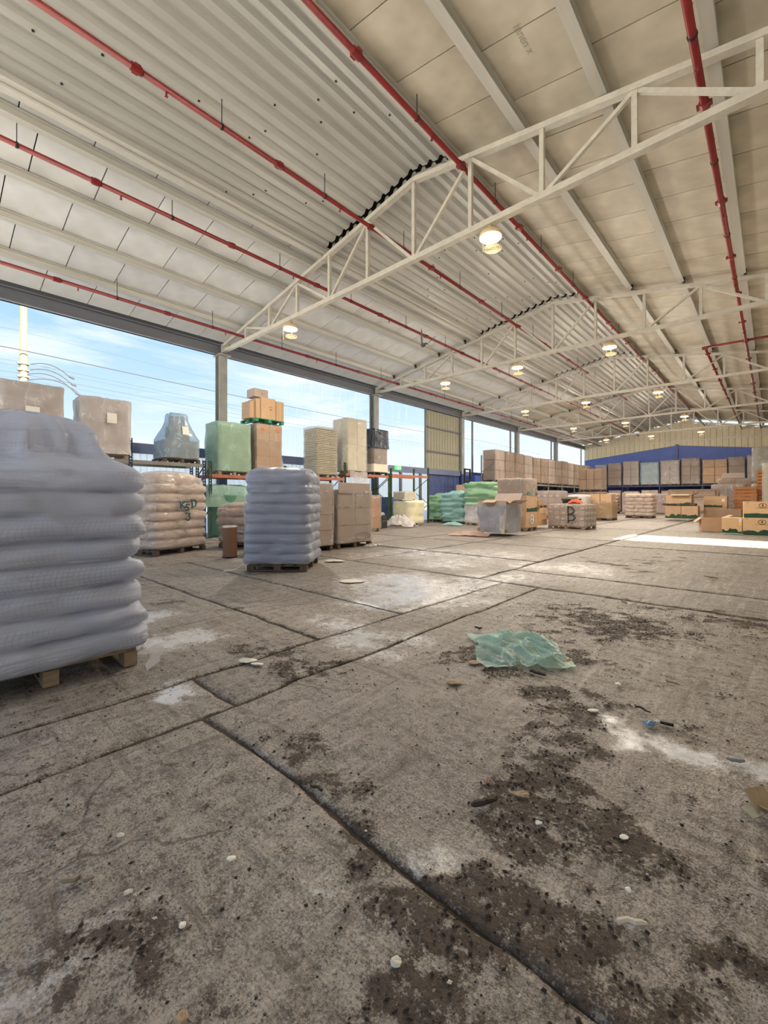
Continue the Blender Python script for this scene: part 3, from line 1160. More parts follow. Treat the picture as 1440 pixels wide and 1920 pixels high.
# ================================================================== SPRINKLER PIPES
def sprinkler_pipe(label, x, z, ya, yb, r=.052, step=3.1, seed=0):
    t = thing('sprinkler_pipe', label, 'pipe', (x, 0, z), 0, 'red sprinkler pipes')
    MB().tube([(0, ya, 0), (0, yb, 0)], r, 10).build('pipe', M_RED, t, True)
    rr = random.Random(seed)
    y = ya + 1.2
    i = 0
    dz = max(.12, roof_z(x) - z - .02)
    while y < yb and y < 40:
        if y > 0:
            if i % 2 == 0:
                mb = MB().tube([(0, y - .09, 0), (0, y + .09, 0)], r * 1.35, 10)
                mb.box((r * 1.5, y, 0), (.05, .10, .05)).box((-r * 1.5, y, 0), (.05, .10, .05))
                mb.build('coupling', M_RED, t)
            else:
                mb = MB().tube([(0, y - .02, 0), (0, y + .02, 0)], r * 1.2, 10)
                mb.bar((0, y, r), (0, y, dz), .014)
                mb.build('hanger', M_BLACK, t)
            if i % 3 == 1:
                yy = y + .5
                MB().tube([(0, yy, -r), (0, yy, -r - .07)], .018, 6).box((0, yy, -r - .08), (.05, .05, .008)).build('sprinkler_head', M_RED, t)
        y += step / 2 * rr.uniform(.85, 1.1)
        i += 1
    return t


sprinkler_pipe('red sprinkler pipe running above the open left wall, nearest the eave', -15.1, 7.66, YB, YE, seed=1)
sprinkler_pipe('red sprinkler pipe just left of the corrugated roof strip', -11.2, 8.50, YB, YE, seed=2)
sprinkler_pipe('red sprinkler pipe under the middle of the corrugated roof strip', -8.2, 8.90, YB, YE, seed=3)
sprinkler_pipe('red sprinkler pipe along the right edge of the corrugated roof strip', -5.25, 9.0, YB, YE, seed=4)
sprinkler_pipe('thick red sprinkler pipe at the right edge of the picture', -.88, 8.22, YB, YE, .058, seed=5)
sprinkler_pipe('short red sprinkler pipe starting at the red cross branch', -2.3, 8.30, 24.2, YE, seed=6)
br = thing('branch_pipe', 'red branch pipe crossing between two sprinkler pipes on the right', 'pipe', (0, 24.2, 8.27))
MB().tube([(-2.3, 0, .03), (1.6, 0, -.05)], .05, 10).build('pipe', M_RED, br, True)
for x in (-2.3, -.88):
    MB().tube([(x - .1, 0, 0), (x + .1, 0, 0)], .075, 10).build('coupling', M_RED, br)

# ================================================================== LAMPS
M_LAMPBODY = mat('lamp_housing', (214, 190, 150), .5)
M_LAMPGLOW = mat('lamp_glass', (255, 240, 214), .4, emit=((255, 226, 178), 14.0))
M_ROD = mat('cream_rod', (236, 222, 182), .5)
M_RING = mat('cream_wire_ring', (240, 228, 200), .5)
lamp_body = MB().lathe([(.05, .26), (.05, .20), (.12, .17), (.22, .10), (.245, .05), (.245, .0), (.235, .0)], n=24).mesh('housing', True)
lamp_glow = MB().lathe([(.232, .012), (.232, -.012), (.15, -.03), (.02, -.035)], n=24).mesh('glass', True)
lamp_rod = MB().tube([(-.20, -.16, .0), (-.20, -.16, -.42)], .012, 6).mesh('rod')
mb = MB()
for rr_ in (.19, .15, .11, .07):
    mb.tube([(rr_ * math.cos(a * math.pi / 12), rr_ * math.sin(a * math.pi / 12), 0) for a in range(25)], .012, 5, cap=False)
mb.bar((-.19, 0, .005), (.19, 0, .005), .014)
mb.bar((0, -.19, .005), (0, .19, .005), .014)
lamp_ring = mb.mesh('wire_ring')
lamp_hang = MB().bar((0, 0, -.02), (0, 0, .27), .008).bar((-.2, -.16, .26), (0, 0, .26), .006).mesh('ring_hanger')
LROW = [(-4.6, 'right-hand'), (-8.3, 'middle'), (-12.1, 'left-hand')]
for k, ty in enumerate(TRUSS_Y[:5]):
    for x, nm in LROW:
        if k == 0 and nm == 'middle':
            continue
        z = 7.16
        t = thing('high_bay_lamp', 'round warm lamp hung under the %s roof truss, %s one' % ('nearest' if k == 0 else ORD[k], nm), 'lamp', (x, ty, z), 0, 'high bay lamps')
        t.rotation_euler = (0, 0, YAW)
        obj('housing', lamp_body, M_LAMPBODY, t)
        obj('glass', lamp_glow, M_LAMPGLOW, t)
        obj('rod', lamp_rod, M_ROD, t)
        rg = obj('wire_ring', lamp_ring, M_RING, t, (.04, -.02, -.26))
        obj('ring_hanger', lamp_hang, M_ROD, rg)
        for kind_, watt in (('POINT', LAMP_W), ('SPOT', LAMP_DOWN_W)):
            ld = bpy.data.lights.new('lamp_light', kind_)
            ld.energy = watt
            ld.color = (1.0, .88, .72)
            ld.shadow_soft_size = .22
            if kind_ == 'SPOT':
                ld.spot_size = math.radians(168)
                ld.spot_blend = .6
            ld.use_nodes = True
            nt = ld.node_tree
            em = nt.nodes['Emission'] if 'Emission' in nt.nodes else nt.nodes.new('ShaderNodeEmission')
            fo = nt.nodes.new('ShaderNodeLightFalloff')
            fo.inputs['Strength'].default_value = 1.0
            fo.inputs['Smooth'].default_value = 26.0
            nt.links.new(fo.outputs['Quadratic'], em.inputs['Strength'])
            lo = bpy.data.objects.new('lamp_light', ld)
            lo.location = (0, 0, -.30)
            lo.parent = t
            COL.objects.link(lo)

# ================================================================== PACKING HELPERS
def pallet_mesh(W, D, h=.14):
    mb = MB()
    n = max(5, int(W / .2))
    for i in range(n):
        x = -W / 2 + (i + .5) * W / n
        mb.box((x, 0, h - .012), (W / n * .72, D, .024))
    for y in (-D / 2 + .05, 0, D / 2 - .05):
        mb.box((0, y, h - .036), (W, .10, .022))
        for x in (-W / 2 + .07, 0, W / 2 - .07):
            mb.box((x, y, .058), (.14, .10, h - .07))
        mb.box((0, y, .012), (W, .10, .022))
    return mb.mesh('pallet')


_pal = {}


def add_pallet(t, W, D, m=None, z=0.0):
    key = (round(W, 1), round(D, 1))
    if key not in _pal:
        _pal[key] = pallet_mesh(*key)
    me = _pal[key]
    o = obj('pallet', me, None, t, (0, 0, z), None, (W / key[0], D / key[1], 1))
    if not me.materials:
        me.materials.append(m or M_WOOD)
    if m is not None and me.materials[0] is not m:
        o.material_slots[0].link = 'OBJECT'
        o.material_slots[0].material = m
    return o


def skin(W, D, H, z0=0.0, seed=0, amp=.03, nu=9, nv=9, top=True, taper=0.0, sag=0.0, expo=14, lumps=1.6, bulge=0.0, layers=0, vf=3.0):
    """loose sheet following a load: lofted rounded rectangle with wrinkles and a closed top"""
    rr = np.random.RandomState(seed)
    n = 40
    ang = np.arange(n) / n * 2 * math.pi
    ca, sa = np.cos(ang), np.sin(ang)
    # even spread along a superellipse
    k = (np.abs(ca) ** expo + np.abs(sa) ** expo) ** (-1.0 / expo)
    bx, by = ca * k, sa * k
    rows = []
    zz = np.linspace(0, 1, nv)
    if layers:
        zz = np.linspace(0, 1, layers * 6 + 1)
    for j, v in enumerate(zz):
        ph = fbm(ang * lumps + seed, np.full(n, v * vf + seed * .7), seed, 3) - .5
        s = 1 + ph * amp * 2 / max(W, D) * 2
        s *= 1 - taper * v
        if layers:
            q = (v * layers) % 1.0
            ir = .65 + .7 * vnoise(ang * 1.3 + 31 * math.floor(min(v * layers, layers - .01)), np.full(n, seed * 1.0), seed + 3)
            s = s + bulge * (np.sqrt(np.clip(1 - (2 * q - 1) ** 2, 0, 1)) - 1) * ir
        x = bx * W / 2 * s
        y = by * D / 2 * s
        dz = (fbm(ang * 1.3 + 9, np.full(n, v * 2 + seed), seed + 4, 2) - .5) * sag * (1 if j else .3)
        rows.append([(x[i], y[i], z0 + v * H + dz[i]) for i in range(n)])
    if top:
        lastr = rows[-1]
        zt = z0 + H
        for f, lift in ((.93, .015), (.75, .03), (.4, .035), (.05, .04)):
            rows.append([(p[0] * f, p[1] * f, zt + (p[2] - zt) * f + lift + (rr.rand() - .5) * amp * .8) for p in lastr])
    mb = MB()
    mb.grid(rows, close=True)
    return mb.mesh('wrap', True)


_cb = {}


def carton_mesh(w, d, h):
    key = (round(w, 2), round(d, 2), round(h, 2))
    if key not in _cb:
        _cb[key] = MB().cbox((0, 0, 0), key, .008).mesh('carton')
    return _cb[key]


def add_cartons(t, W, D, H, nx, ny, nz, m, z0=0, jit=.008, gap=.006, seed=0, skip=None, tape=None):
    rr = random.Random(seed)
    w, d, h = W / nx, D / ny, H / nz
    for k in range(nz):
        for j in range(ny):
            for i in range(nx):
                if 0 < i < nx - 1 and 0 < j < ny - 1 and k < nz - 1:
                    continue
                if skip and (i, j, k) in skip:
                    continue
                me = carton_mesh(w - gap, d - gap, h - gap * .5)
                o = obj('carton', me, None, t, (-W / 2 + (i + .5) * w + rr.uniform(-jit, jit), -D / 2 + (j + .5) * d + rr.uniform(-jit, jit), z0 + (k + .5) * h), (0, 0, rr.uniform(-.01, .01)))
                if not me.materials:
                    me.materials.append(m)
                if me.materials[0] is not m:
                    o.material_slots[0].link = 'OBJECT'
                    o.material_slots[0].material = m
                if tape:
                    tm = MB().box((0, -d / 2 - .001 + gap / 2, 0), (.05, .004, h * .98)).box((w / 2 - gap / 2 + .001, 0, 0), (.004, .05, h * .98)).mesh('tape')
                    obj('tape', tm, tape, o)


def load(label, x, y, W, D, H, n=(2, 2, 3), m=None, wrap=None, rz=0.0, z=0.0, cat='pallet load', group=None, seed=0, pallet=True, pm=None,
         amp=.025, wlow=0.0, taper=0.0, tape=None, name='wrapped_pallet_load', skip=None, jit=.008, gap=.006, sag=.0, wtop=None):
    t = thing(name, label, cat, (x, y, z), rz, group)
    z0 = 0.0
    if pallet:
        add_pallet(t, W, D, pm or M_WOOD)
        z0 = .14
    add_cartons(t, W, D, H - z0, n[0], n[1], n[2], m or M_CARD, z0, jit, gap, seed, skip, tape)
    if wrap:
        zz = z0 + wlow
        me = skin(W + .05 + amp * 1.5, D + .05 + amp * 1.5, (wtop or H) - zz + .012, zz, seed, amp, taper=taper, sag=sag)
        obj('stretch_wrap', me, wrap, t)
    return t


# pillow bag, unit size
def pillow_mesh():
    n, m_ = 16, 9
    rows = []
    for j in range(m_):
        ph = -math.pi / 2 + math.pi * j / (m_ - 1)
        row = []
        for i in range(n):
            a = 2 * math.pi * i / n
            e = 8
            k = (abs(math.cos(a)) ** e + abs(math.sin(a)) ** e) ** (-1 / e)
            cp = abs(math.cos(ph)) ** .45
            sp = math.copysign(abs(math.sin(ph)) ** .8, math.sin(ph))
            row.append((.5 * math.cos(a) * k * cp, .5 * math.sin(a) * k * cp, .5 * sp))
        rows.append(row)
    return MB().grid(rows, close=True).mesh('bag', True)


PILLOW = pillow_mesh()


def add_bag(t, m, loc, size, rz=0.0):
    o = obj('bag', PILLOW, None, t, loc, (0, 0, rz), size)
    if not PILLOW.materials:
        PILLOW.materials.append(m)
    o.material_slots[0].link = 'OBJECT'
    o.material_slots[0].material = m
    return o


def bag_stack(label, x, y, W, D, layers, lh, m, wrap=None, rz=0.0, z=0.0, seed=0, dome=0, bulge=.05, cat='pallet load', group=None, pm=None, name='bag_pallet', pallet=True, amp=.02, drape=.0, wh=1.08, across=3, expo=7):
    t = thing(name, label, cat, (x, y, z), rz, group)
    z0 = .14 if pallet else 0.0
    if pallet:
        add_pallet(t, W * .97, D * .97, pm or M_WOODD)
    rr = random.Random(seed)
    for k in range(layers):
        zc = z0 + (k + .5) * lh
        f = k % 2
        d1 = D * (.42 if not f else .58)
        n1 = across - 1 if not f else across
        n2 = across if not f else across - 1
        for (yc, dd, nn) in ((-D / 2 + d1 / 2, d1, n1), (D / 2 - (D - d1) / 2, D - d1, n2)):
            for i in range(nn):
                w = W / nn
                add_bag(t, m, (-W / 2 + (i + .5) * w + rr.uniform(-.015, .015), yc + rr.uniform(-.012, .012), zc), (w * 1.0, dd * 1.0, lh * wh), rr.uniform(-.03, .03))
    if dome:
        zc = z0 + layers * lh
        for dx, dy, s_ in ((-.2, -.1, .5), (.2, .05, .5), (0, .12, .55)):
            add_bag(t, m, (dx * W, dy * D, zc + dome * .4), (W * s_, D * s_, dome * .9), rr.uniform(-.4, .4))
    if wrap:
        mb = MB()
        full = skin_rows(W + .09, D + .09, layers * lh, z0 + .005, seed, amp * 1.4, expo, bulge, layers)
        lastr = full[-1]
        zt = z0 + layers * lh
        hd = dome or .05
        for q in (.15, .35, .55, .75, .9, 1.0):
            f = math.cos(q * math.pi / 2 * .97) ** .75
            g_ = math.sin(q * math.pi / 2)
            full.append([(p[0] * f * (1 + .12 * (vn(i * .45, q * 3, seed) - .5)), p[1] * f * (1 + .12 * (vn(i * .45, q * 3 + 9, seed) - .5)), zt + hd * g_ + .02 * (vn(i * .7, q * 5, seed + 2) - .5)) for i, p in enumerate(lastr)])
        mb.grid(full, close=True)
        mb.build('stretch_wrap', wrap, t, True)
    return t


def vn(a, b, s):
    return float(vnoise(np.array([a]), np.array([b]), s)[0])


def skin_rows(W, D, H, z0, seed, amp, expo, bulge, layers):
    n = 80
    ang = np.arange(n) / n * 2 * math.pi
    ca, sa = np.cos(ang), np.sin(ang)
    k = (np.abs(ca) ** expo + np.abs(sa) ** expo) ** (-1.0 / expo)
    bx, by = ca * k, sa * k
    # periodic coordinate around the load so that no seam shows
    px, py = bx * 2.2 + 50, by * 2.2 + 50
    rows = []
    for v in np.linspace(0, 1, layers * 8 + 1):
        lay = math.floor(min(v * layers, layers - .01))
        wob = (fbm(px * 1.1, py * 1.1 + 13 * lay, seed + 40, 2) - .5) * .55
        edge = 1.0 - (2 * ((v * layers) % 1.0) - 1) ** 2
        q = np.clip((v * layers) % 1.0 + wob * edge * .8, 0, 1)
        ph = fbm(px + 3, py + v * 7.0, seed, 3) - .5
        cre = np.abs(fbm(px * 1.5 + v * 3, py * 1.5 + v * 16.0, seed + 8, 3) - .5)
        ir = .25 + 1.4 * vnoise(px * 1.4 + 31 * lay, py * 1.4, seed + 3)
        off = (_hash(np.array([lay]), np.array([seed]), 5)[0] - .5) * bulge * .7
        s = ph * amp * 2.2 - np.clip(.05 - cre, 0, .05) * amp * 9 + bulge * (np.sqrt(np.clip(1 - (2 * q - 1) ** 2, 0, 1)) - .8) * ir + off
        dz = (vnoise(px * .9, py * .9 + 7 * lay, seed + 6) - .5) * H / layers * .3 * edge
        rows.append([(bx[i] * (W / 2 + s[i]), by[i] * (D / 2 + s[i]), z0 + v * H + dz[i]) for i in range(n)])
    return rows


def strokes(pts_list, r, m, parent, name='marking'):
    for pts in pts_list:
        MB().tube(pts, r, 5).build(name, m, parent)


def cloth_heap(name, label, cat, x, y, rx, ry, h, m, seed=0, rz=0.0, n=34, group=None, zb=0.004, cut=.25, z=0.0, fr=1.0, sharp=0.0):
    """crumpled sheet lying in folds: thick two-sided surface"""
    u = np.linspace(-1, 1, n)
    X, Y = np.meshgrid(u, u)
    ed = 1 + cut * (fbm(np.arctan2(Y, X) * 1.6 + seed, np.full_like(X, seed * 1.7), seed, 3) - .5) * 2
    fold = fbm((X * 2.2 + (X + Y) * .6) * fr, Y * 2.2 * fr + seed * 3, seed + 1, 3)
    rid = np.abs(fbm((X + Y * .5) * 2.6 * fr + seed, (Y - X * .4) * 1.2 * fr, seed + 9, 3) - .5) * 2
    R = np.sqrt(X * X * .8 + Y * Y * .8)
    env = np.clip(1.05 - R ** 2, 0.06, 1)
    Z = zb + h * env ** .7 * (sharp * .5 * fold + (1 - sharp) * (.25 + .55 * fold) + (.3 + .75 * sharp) * (1 - rid) ** (3 + 5 * sharp))
    XX = X * rx * ed + .12 * rx * (fbm(X * 3, Y * 3, seed + 21, 2) - .5)
    YY = Y * ry * ed + .12 * ry * (fbm(X * 3, Y * 3, seed + 22, 2) - .5)
    rows = [[(XX[j, i], YY[j, i], Z[j, i]) for i in range(n)] for j in range(n)]
    mb = MB().grid(rows)
    o = mb.build(name, m, None, True, (x, y, z), (0, 0, rz))
    return tag(o, label, cat, group)

# ================================================================== BAG STACKS IN FRONT
# A: big white stack at the left edge, close to the camera
A = bag_stack('tall stack of white woven bags in hazy wrap at the left edge, nearest the camera', -4.53, .66, 1.16, 1.20, 8, .187, M_BAGW, None, seed=3, bulge=.07, name='bag_pallet', wh=1.10, pm=M_WOOD, across=2)
rows = skin_rows(1.26, 1.30, 8 * .187, .145, 3, .05, 8, .075, 8)
lastr = rows[-1]
zt = .14 + 8 * .187
for f, dz in ((.97, .03), (.90, .06), (.84, .085), (.80, .12), (.79, .20), (.77, .27), (.72, .34), (.62, .39), (.46, .43), (.28, .455), (.1, .47), (.01, .475)):
    rows.append([(p[0] * f - .03 + .05 * (vn(i * .4, dz * 9, 8) - .5), p[1] * f - .10 * min(1, dz * 6) + .05 * (vn(i * .4, dz * 9 + 4, 8) - .5), zt + dz + .03 * (vn(i * .6, dz * 12, 9) - .5) * (1 if dz > .1 else .3)) for i, p in enumerate(lastr)])
MB().grid(rows, close=True).build('stretch_wrap', F_WEAVE, A, True)
for bx_, by_, bz_, sx_, sy_ in ((-.2, -.22, .12, .42, .5), (.18, -.22, .12, .4, .5), (-.05, .12, .09, .66, .32), (-.02, -.14, .26, .56, .46)):
    add_bag(A, M_BAGW, (bx_, by_, zt + bz_), (sx_, sy_, .2), .1)
# loose tail of wrap at the pallet corner
mb = MB()
tail = [[(.62 + .06 * k + .015 * math.sin(k * 2 + j), .60 + .05 * math.sin(k * 1.3) + j * .035, .12 - .02 * k + .012 * j) for j in range(4)] for k in range(5)]
mb.grid(tail).build('wrap_tail', F_WHITE, A, True)

# B: buff bags marked with a pen
B = bag_stack('domed stack of buff bags in clear wrap, marked with teal pen', -11.85, 4.42, 1.15, 1.62, 7, .232, M_BAGB, F_BAG, rz=math.radians(20), seed=11, dome=.36, bulge=.06, wh=1.12)
M_TEALINK = mat('teal_marker', (20, 84, 98), .5)
fx = .665


def onB(pts):
    return [(fx + .015, p[0], p[1]) for p in pts]


strokes([onB([(-.18, 1.33), (-.17, 1.24), (-.15, 1.15)]), onB([(-.04, 1.34), (-.14, 1.24), (-.02, 1.17)]),
         onB([(.12, 1.24), (.02, 1.25), (0, 1.20), (.08, 1.16), (.09, 1.11), (0, 1.09)]),
         onB([(.19, 1.37), (.20, 1.17)]), onB([(.16, 1.37), (.28, 1.37), (.34, 1.30), (.31, 1.20), (.18, 1.17)]),
         onB([(.0, 1.03), (.12, 1.03), (.10, .95), (.14, .90), (.08, .84), (0, .86)])], .021, M_TEALINK, B)
M_SLIP = mat('slip', (226, 220, 190), .6)
MB().box((fx + .02, .25, 1.09), (.008, .28, .02)).build('adhesive_strip', M_SLIP, B)

# C: grey bag stack in the middle
C = bag_stack('neat stack of grey plastic bags on a pallet, standing alone mid-floor', -7.45, 5.10, 1.20, 1.24, 9, .193, M_BAGG, F_GREYH, rz=math.radians(41), seed=5, dome=.16, bulge=.045, wh=1.1, expo=10)
mb = MB()
tail = [[(-.58 - .07 * k, -.55 - .03 * k + j * .04 + .02 * math.sin(k * 1.7), max(.012, .17 - .045 * k) + .01 * j) for j in range(3)] for k in range(7)]
mb.grid(tail).build('wrap_tail', F_WHITE, C, True)

# D: fibre drum
dr = thing('fibre_drum', 'brown fibre drum with a pale metal lid, beside the grey bag stack', 'drum', (gp(431, 1044).x, gp(431, 1044).y, 0))
M_FIBRE = mat('brown_fibre', (112, 78, 54), .6, var=.1, vscale=4)
M_RIM = mat('pale_metal', (196, 190, 180), .35, metal=.6)
MB().lathe([(.165, 0), (.168, .01), (.165, .03), (.165, .70), (.162, .72)], n=28).build('barrel', M_FIBRE, dr, True)
MB().lathe([(.172, 0), (.176, .015), (.172, .03)], n=28).build('base_ring', mat('dark_ring', (70, 60, 54), .5), dr, True)
MB().lathe([(.172, .70), (.178, .71), (.178, .745), (.165, .752), (.15, .742), (.02, .745)], n=28).build('lid', M_RIM, dr, True)

# bags behind the drum
bag_stack('low sagging pile of brown bags in wrap, between the marked stack and the drum', -11.55, 6.45, 1.0, 1.0, 4, .25, M_BAGD, F_BAG, rz=.5, seed=21, dome=.15, bulge=.08)
gs = thing('grey_sack', 'upright grey sack with a white slip, half hidden behind the grey bag stack', 'sack', (-9.95, 5.95, 0), .6)
obj('body', skin(.62, .5, 1.30, 0, 31, .05, expo=5, sag=.06, taper=.04), mat('grey_sack_cloth', (170, 166, 160), .6, var=.2, vscale=5, bump=.5, bscale=9), gs)
MB().box((-.02, -.262, .95), (.14, .008, .3)).build('paper_slip', M_WHITE, gs)
MB().cbox((.1, .05, 1.30), (.34, .3, .12), .02).build('folded_top', mat('grey_sack_top', (186, 182, 176), .6), gs)

# ================================================================== CARTON STACKS BY THE GREY BAGS
t = load('leaning column of wavy cartons behind the grey bag stack', -9.42, 7.02, 1.1, 1.2, 1.80, (2, 2, 4), M_CARDG, F_CLEAR, seed=41, jit=.03, pm=M_WOODD)
t = load('tall stack of greyish brown cartons on a dark pallet, with a torn top sheet', -9.5, 8.52, 1.15, 1.36, 1.62, (2, 2, 3), M_CARDG, F_CLEAR, seed=42, jit=.012, pm=M_WOODD, name='carton_pallet')
MB().cbox((.595, -.05, 1.70), (.03, 1.24, .30), .008).build('top_sheet', M_CARDG, t)
MB().cbox((0, 0, 1.64), (1.15, 1.30, .03), .008).build('top_board', M_CARDG, t)
for zz, ys in ((1.16, (-.42, -.36, -.3, .15, .22)), (.66, (-.5, -.42))):
    for yy in ys:
        MB().box((.612, yy, zz), (.004, .025, .035)).build('printed_mark', M_BROWNPR, t)
mb = MB()
mb.tube([(.60, .28 + .3 * math.cos(a), .30 + .10 * math.sin(a)) for a in np.linspace(0, 2 * math.pi, 15)], .012, 5, cap=False)
mb.build('torn_edge', M_CARDK, t)
cloth_heap('torn_wrap', 'torn clear wrap trailing from the dark pallet of greyish cartons', 'plastic', -8.72, 9.0, .14, .35, .10, F_SILVER, 43)

# ================================================================== PALLET RACKS ALONG THE LEFT WALL
M_RBLUE = mat('rack_blue', (34, 48, 84), .5, var=.15)
M_RGREEN = mat('rack_green', (52, 74, 44), .5, var=.15)
M_RGREY = mat('rack_grey', (128, 126, 122), .5, var=.15)
M_RORANGE = mat('rack_orange', (168, 100, 78), .5, var=.15)
RX = -14.8
RD = 1.05


def post_with_slots(mb, x, y, h):
    """upright channel with a row of slots between the two flanges"""
    mb.box((x, y - .04, h / 2), (.075, .018, h))
    mb.box((x, y + .04, h / 2), (.075, .018, h))
    z = .1
    while z < h:
        mb.box((x, y, z), (.05, .07, .05))
        z += .1


def rack_frame(t, y, h, m, x=RX):
    for xx in (x, x - RD):
        mb = MB()
        post_with_slots(mb, xx, y, h)
        mb.box((xx, y, .01), (.14, .14, .02))
        mb.build('upright', m, t)
    zz = .35
    s_ = 0
    while zz + .75 < h:
        a, b = (x, x - RD) if s_ % 2 else (x - RD, x)
        MB().bar((a, y, zz), (b, y, zz + .7), .03).build('brace', m, t)
        zz += .75
        s_ += 1


def rack_beams(t, ya, yb, z, m, x=RX):
    for xx in (x, x - RD):
        MB().box((xx, (ya + yb) / 2, z - .06), (.05, yb - ya - .09, .12)).build('beam', m, t)


FY = [1.1, 4.44, 6.77, 10.05, 13.35, 16.65, 19.95]
rack1 = thing('pallet_rack', 'grey and navy pallet rack by the left wall behind the marked bag stack', 'rack', (0, 0, 0))
rack_frame(rack1, FY[0], 3.3, M_RBLUE)
rack_frame(rack1, FY[1], 3.3, M_RBLUE)
rack_frame(rack1, FY[2], 2.75, M_RBLUE)
rack_beams(rack1, FY[0], FY[1], 2.62, M_RGREY)
rack_beams(rack1, FY[1], FY[2], 2.62, M_RGREY)
rack2 = thing('pallet_rack', 'orange-beamed pallet rack carrying the green bundle, trays and tall cartons', 'rack', (0, .1, 0))
for y_, h_ in ((FY[2] + .12, 2.75), (FY[3], 2.75), (FY[4], 3.1), (FY[5] - .2, 2.72)):
    rack_frame(rack2, y_, h_, M_RGREEN)
rack_beams(rack2, FY[2] + .12, FY[3], 2.28, M_RORANGE)
rack_beams(rack2, FY[3], FY[4], 2.36, M_RORANGE)
rack_beams(rack2, FY[4], FY[5] - .2, 2.60, M_RORANGE)
rack3 = thing('pallet_rack', 'empty orange-beamed pallet rack with green uprights near the exit sign', 'rack', (0, 0, 0))
for y_, h_ in ((FY[5] + .05, 3.0), (FY[6], 3.2)):
    rack_frame(rack3, y_, h_, M_RGREEN)
rack_beams(rack3, FY[5] + .05, FY[6], 2.70, M_RORANGE)

# goods on the racks
XG = RX - .52
W_TAG = mat('white_tag', (226, 222, 214), .6)
t = load('large wrapped carton load on the rack, above the nearest white bag stack', XG, 2.05, 1.1, 1.32, 1.88, (2, 2, 3), mat('mauve_cardboard', (150, 126, 118), .7, var=.1, rand=.05), F_WHITE, z=2.62, seed=51, amp=.05)
MB().box((.645, .0, 1.15), (.012, .30, .22)).build('paper_tag', W_TAG, t)
t = load('squat load in crumpled white film on the rack, beside the navy upright', XG, 3.80, 1.1, 1.16, 1.76, (2, 2, 3), M_CARDG, F_WHITE, z=2.62, seed=52, amp=.07, taper=.02)
MB().box((.668, .1, 1.20), (.012, .26, .30)).build('paper_tag', W_TAG, t)
t = thing('wrapped_pallet_load', 'pointed heap of boxes under blue film on the rack', 'pallet load', (XG, 6.02, 2.62))
add_pallet(t, 1.1, 1.2, M_WOODD)
add_cartons(t, 1.0, 1.1, .62, 2, 2, 1, M_CARDK, .14, seed=53)
MB().cbox((.05, .02, 1.02), (.62, .58, .5), .01).build('carton', M_CARDK, t)
MB().cbox((.04, .0, 1.44), (.38, .42, .34), .01).build('carton', M_CARDG, t)
rows = []
n = 36
for v, sx, sy, zz in ((0, 1.12, 1.24, .16), (.2, 1.12, 1.24, .5), (.4, 1.08, 1.16, .80), (.55, .95, .95, 1.0), (.7, .78, .78, 1.22), (.85, .6, .66, 1.45), (.95, .56, .62, 1.62), (1, .5, .55, 1.70), (1, .2, .2, 1.73), (1, .01, .01, 1.735)):
    row = []
    for i in range(n):
        a = 2 * math.pi * i / n
        e = 8
        k = (abs(math.cos(a)) ** e + abs(math.sin(a)) ** e) ** (-1 / e)
        q = 1 + .12 * (vn(i * .7, v * 6, 54) - .5)
        row.append((.5 * sx * k * math.cos(a) * q + .03, .5 * sy * k * math.sin(a) * q, zz + .04 * (vn(i * .5, v * 9, 55) - .5)))
    rows.append(row)
MB().grid(rows, close=True).build('blue_film', F_BLUE, t, True)
MB().box((.50, .12, 1.1), (.012, .22, .30), Matrix.Rotation(-.25, 3, 'Y')).build('paper_tag', W_TAG, t)

t = load('square load draped in pale green plastic on the orange rack beam', XG, 7.93, 1.05, 1.24, 1.92, (2, 2, 3), mat('olive_cardboard', (172, 168, 144), .7, var=.1, rand=.04), F_GREEN, z=2.28, seed=56, amp=.04, sag=.04)
t = load('tall brown carton pair with orange stickers on the rack, under the green pallet', XG, 9.42, 1.0, 1.14, 2.06, (2, 2, 3), M_CARD, F_CLEAR, z=2.28, seed=57, amp=.015, wtop=2.06)
for yy in (-.32, .38):
    MB().box((.535, yy, 1.86), (.006, .14, .10)).build('orange_sticker', mat('orange_sticker', (236, 104, 48), .5), t)
mb = MB()
mb.grid([[(.2 - .1 * j, .60 + .05 * k * (1 + .2 * math.sin(j * 3)) + .02 * math.sin(k * 3 + j), 1.9 - .27 * k) for j in range(6)] for k in range(7)]).build('hanging_film', F_WHITE, t, True)
ZP = 2.28 + 2.06 + .065
gpal = thing('green_pallet', 'green pallet lying on the brown carton pair with orange stickers', 'pallet', (XG, 9.40, ZP), 0)
M_GRNP = mat('green_pallet_paint', (44, 132, 92), .55, var=.15)
mb = MB()
for i in range(6):
    MB().box((-.5 + .2 * i, 0, .128), (.15, 1.3, .022)).build('deck_board', M_GRNP, gpal)
for yy in (-.58, 0, .58):
    for xx in (-.5, 0, .5):
        MB().box((xx, yy, .067), (.14, .14, .10)).build('block', M_GRNP, gpal)
    MB().box((0, yy, .008), (1.14, .12, .016)).build('runner', M_GRNP, gpal)
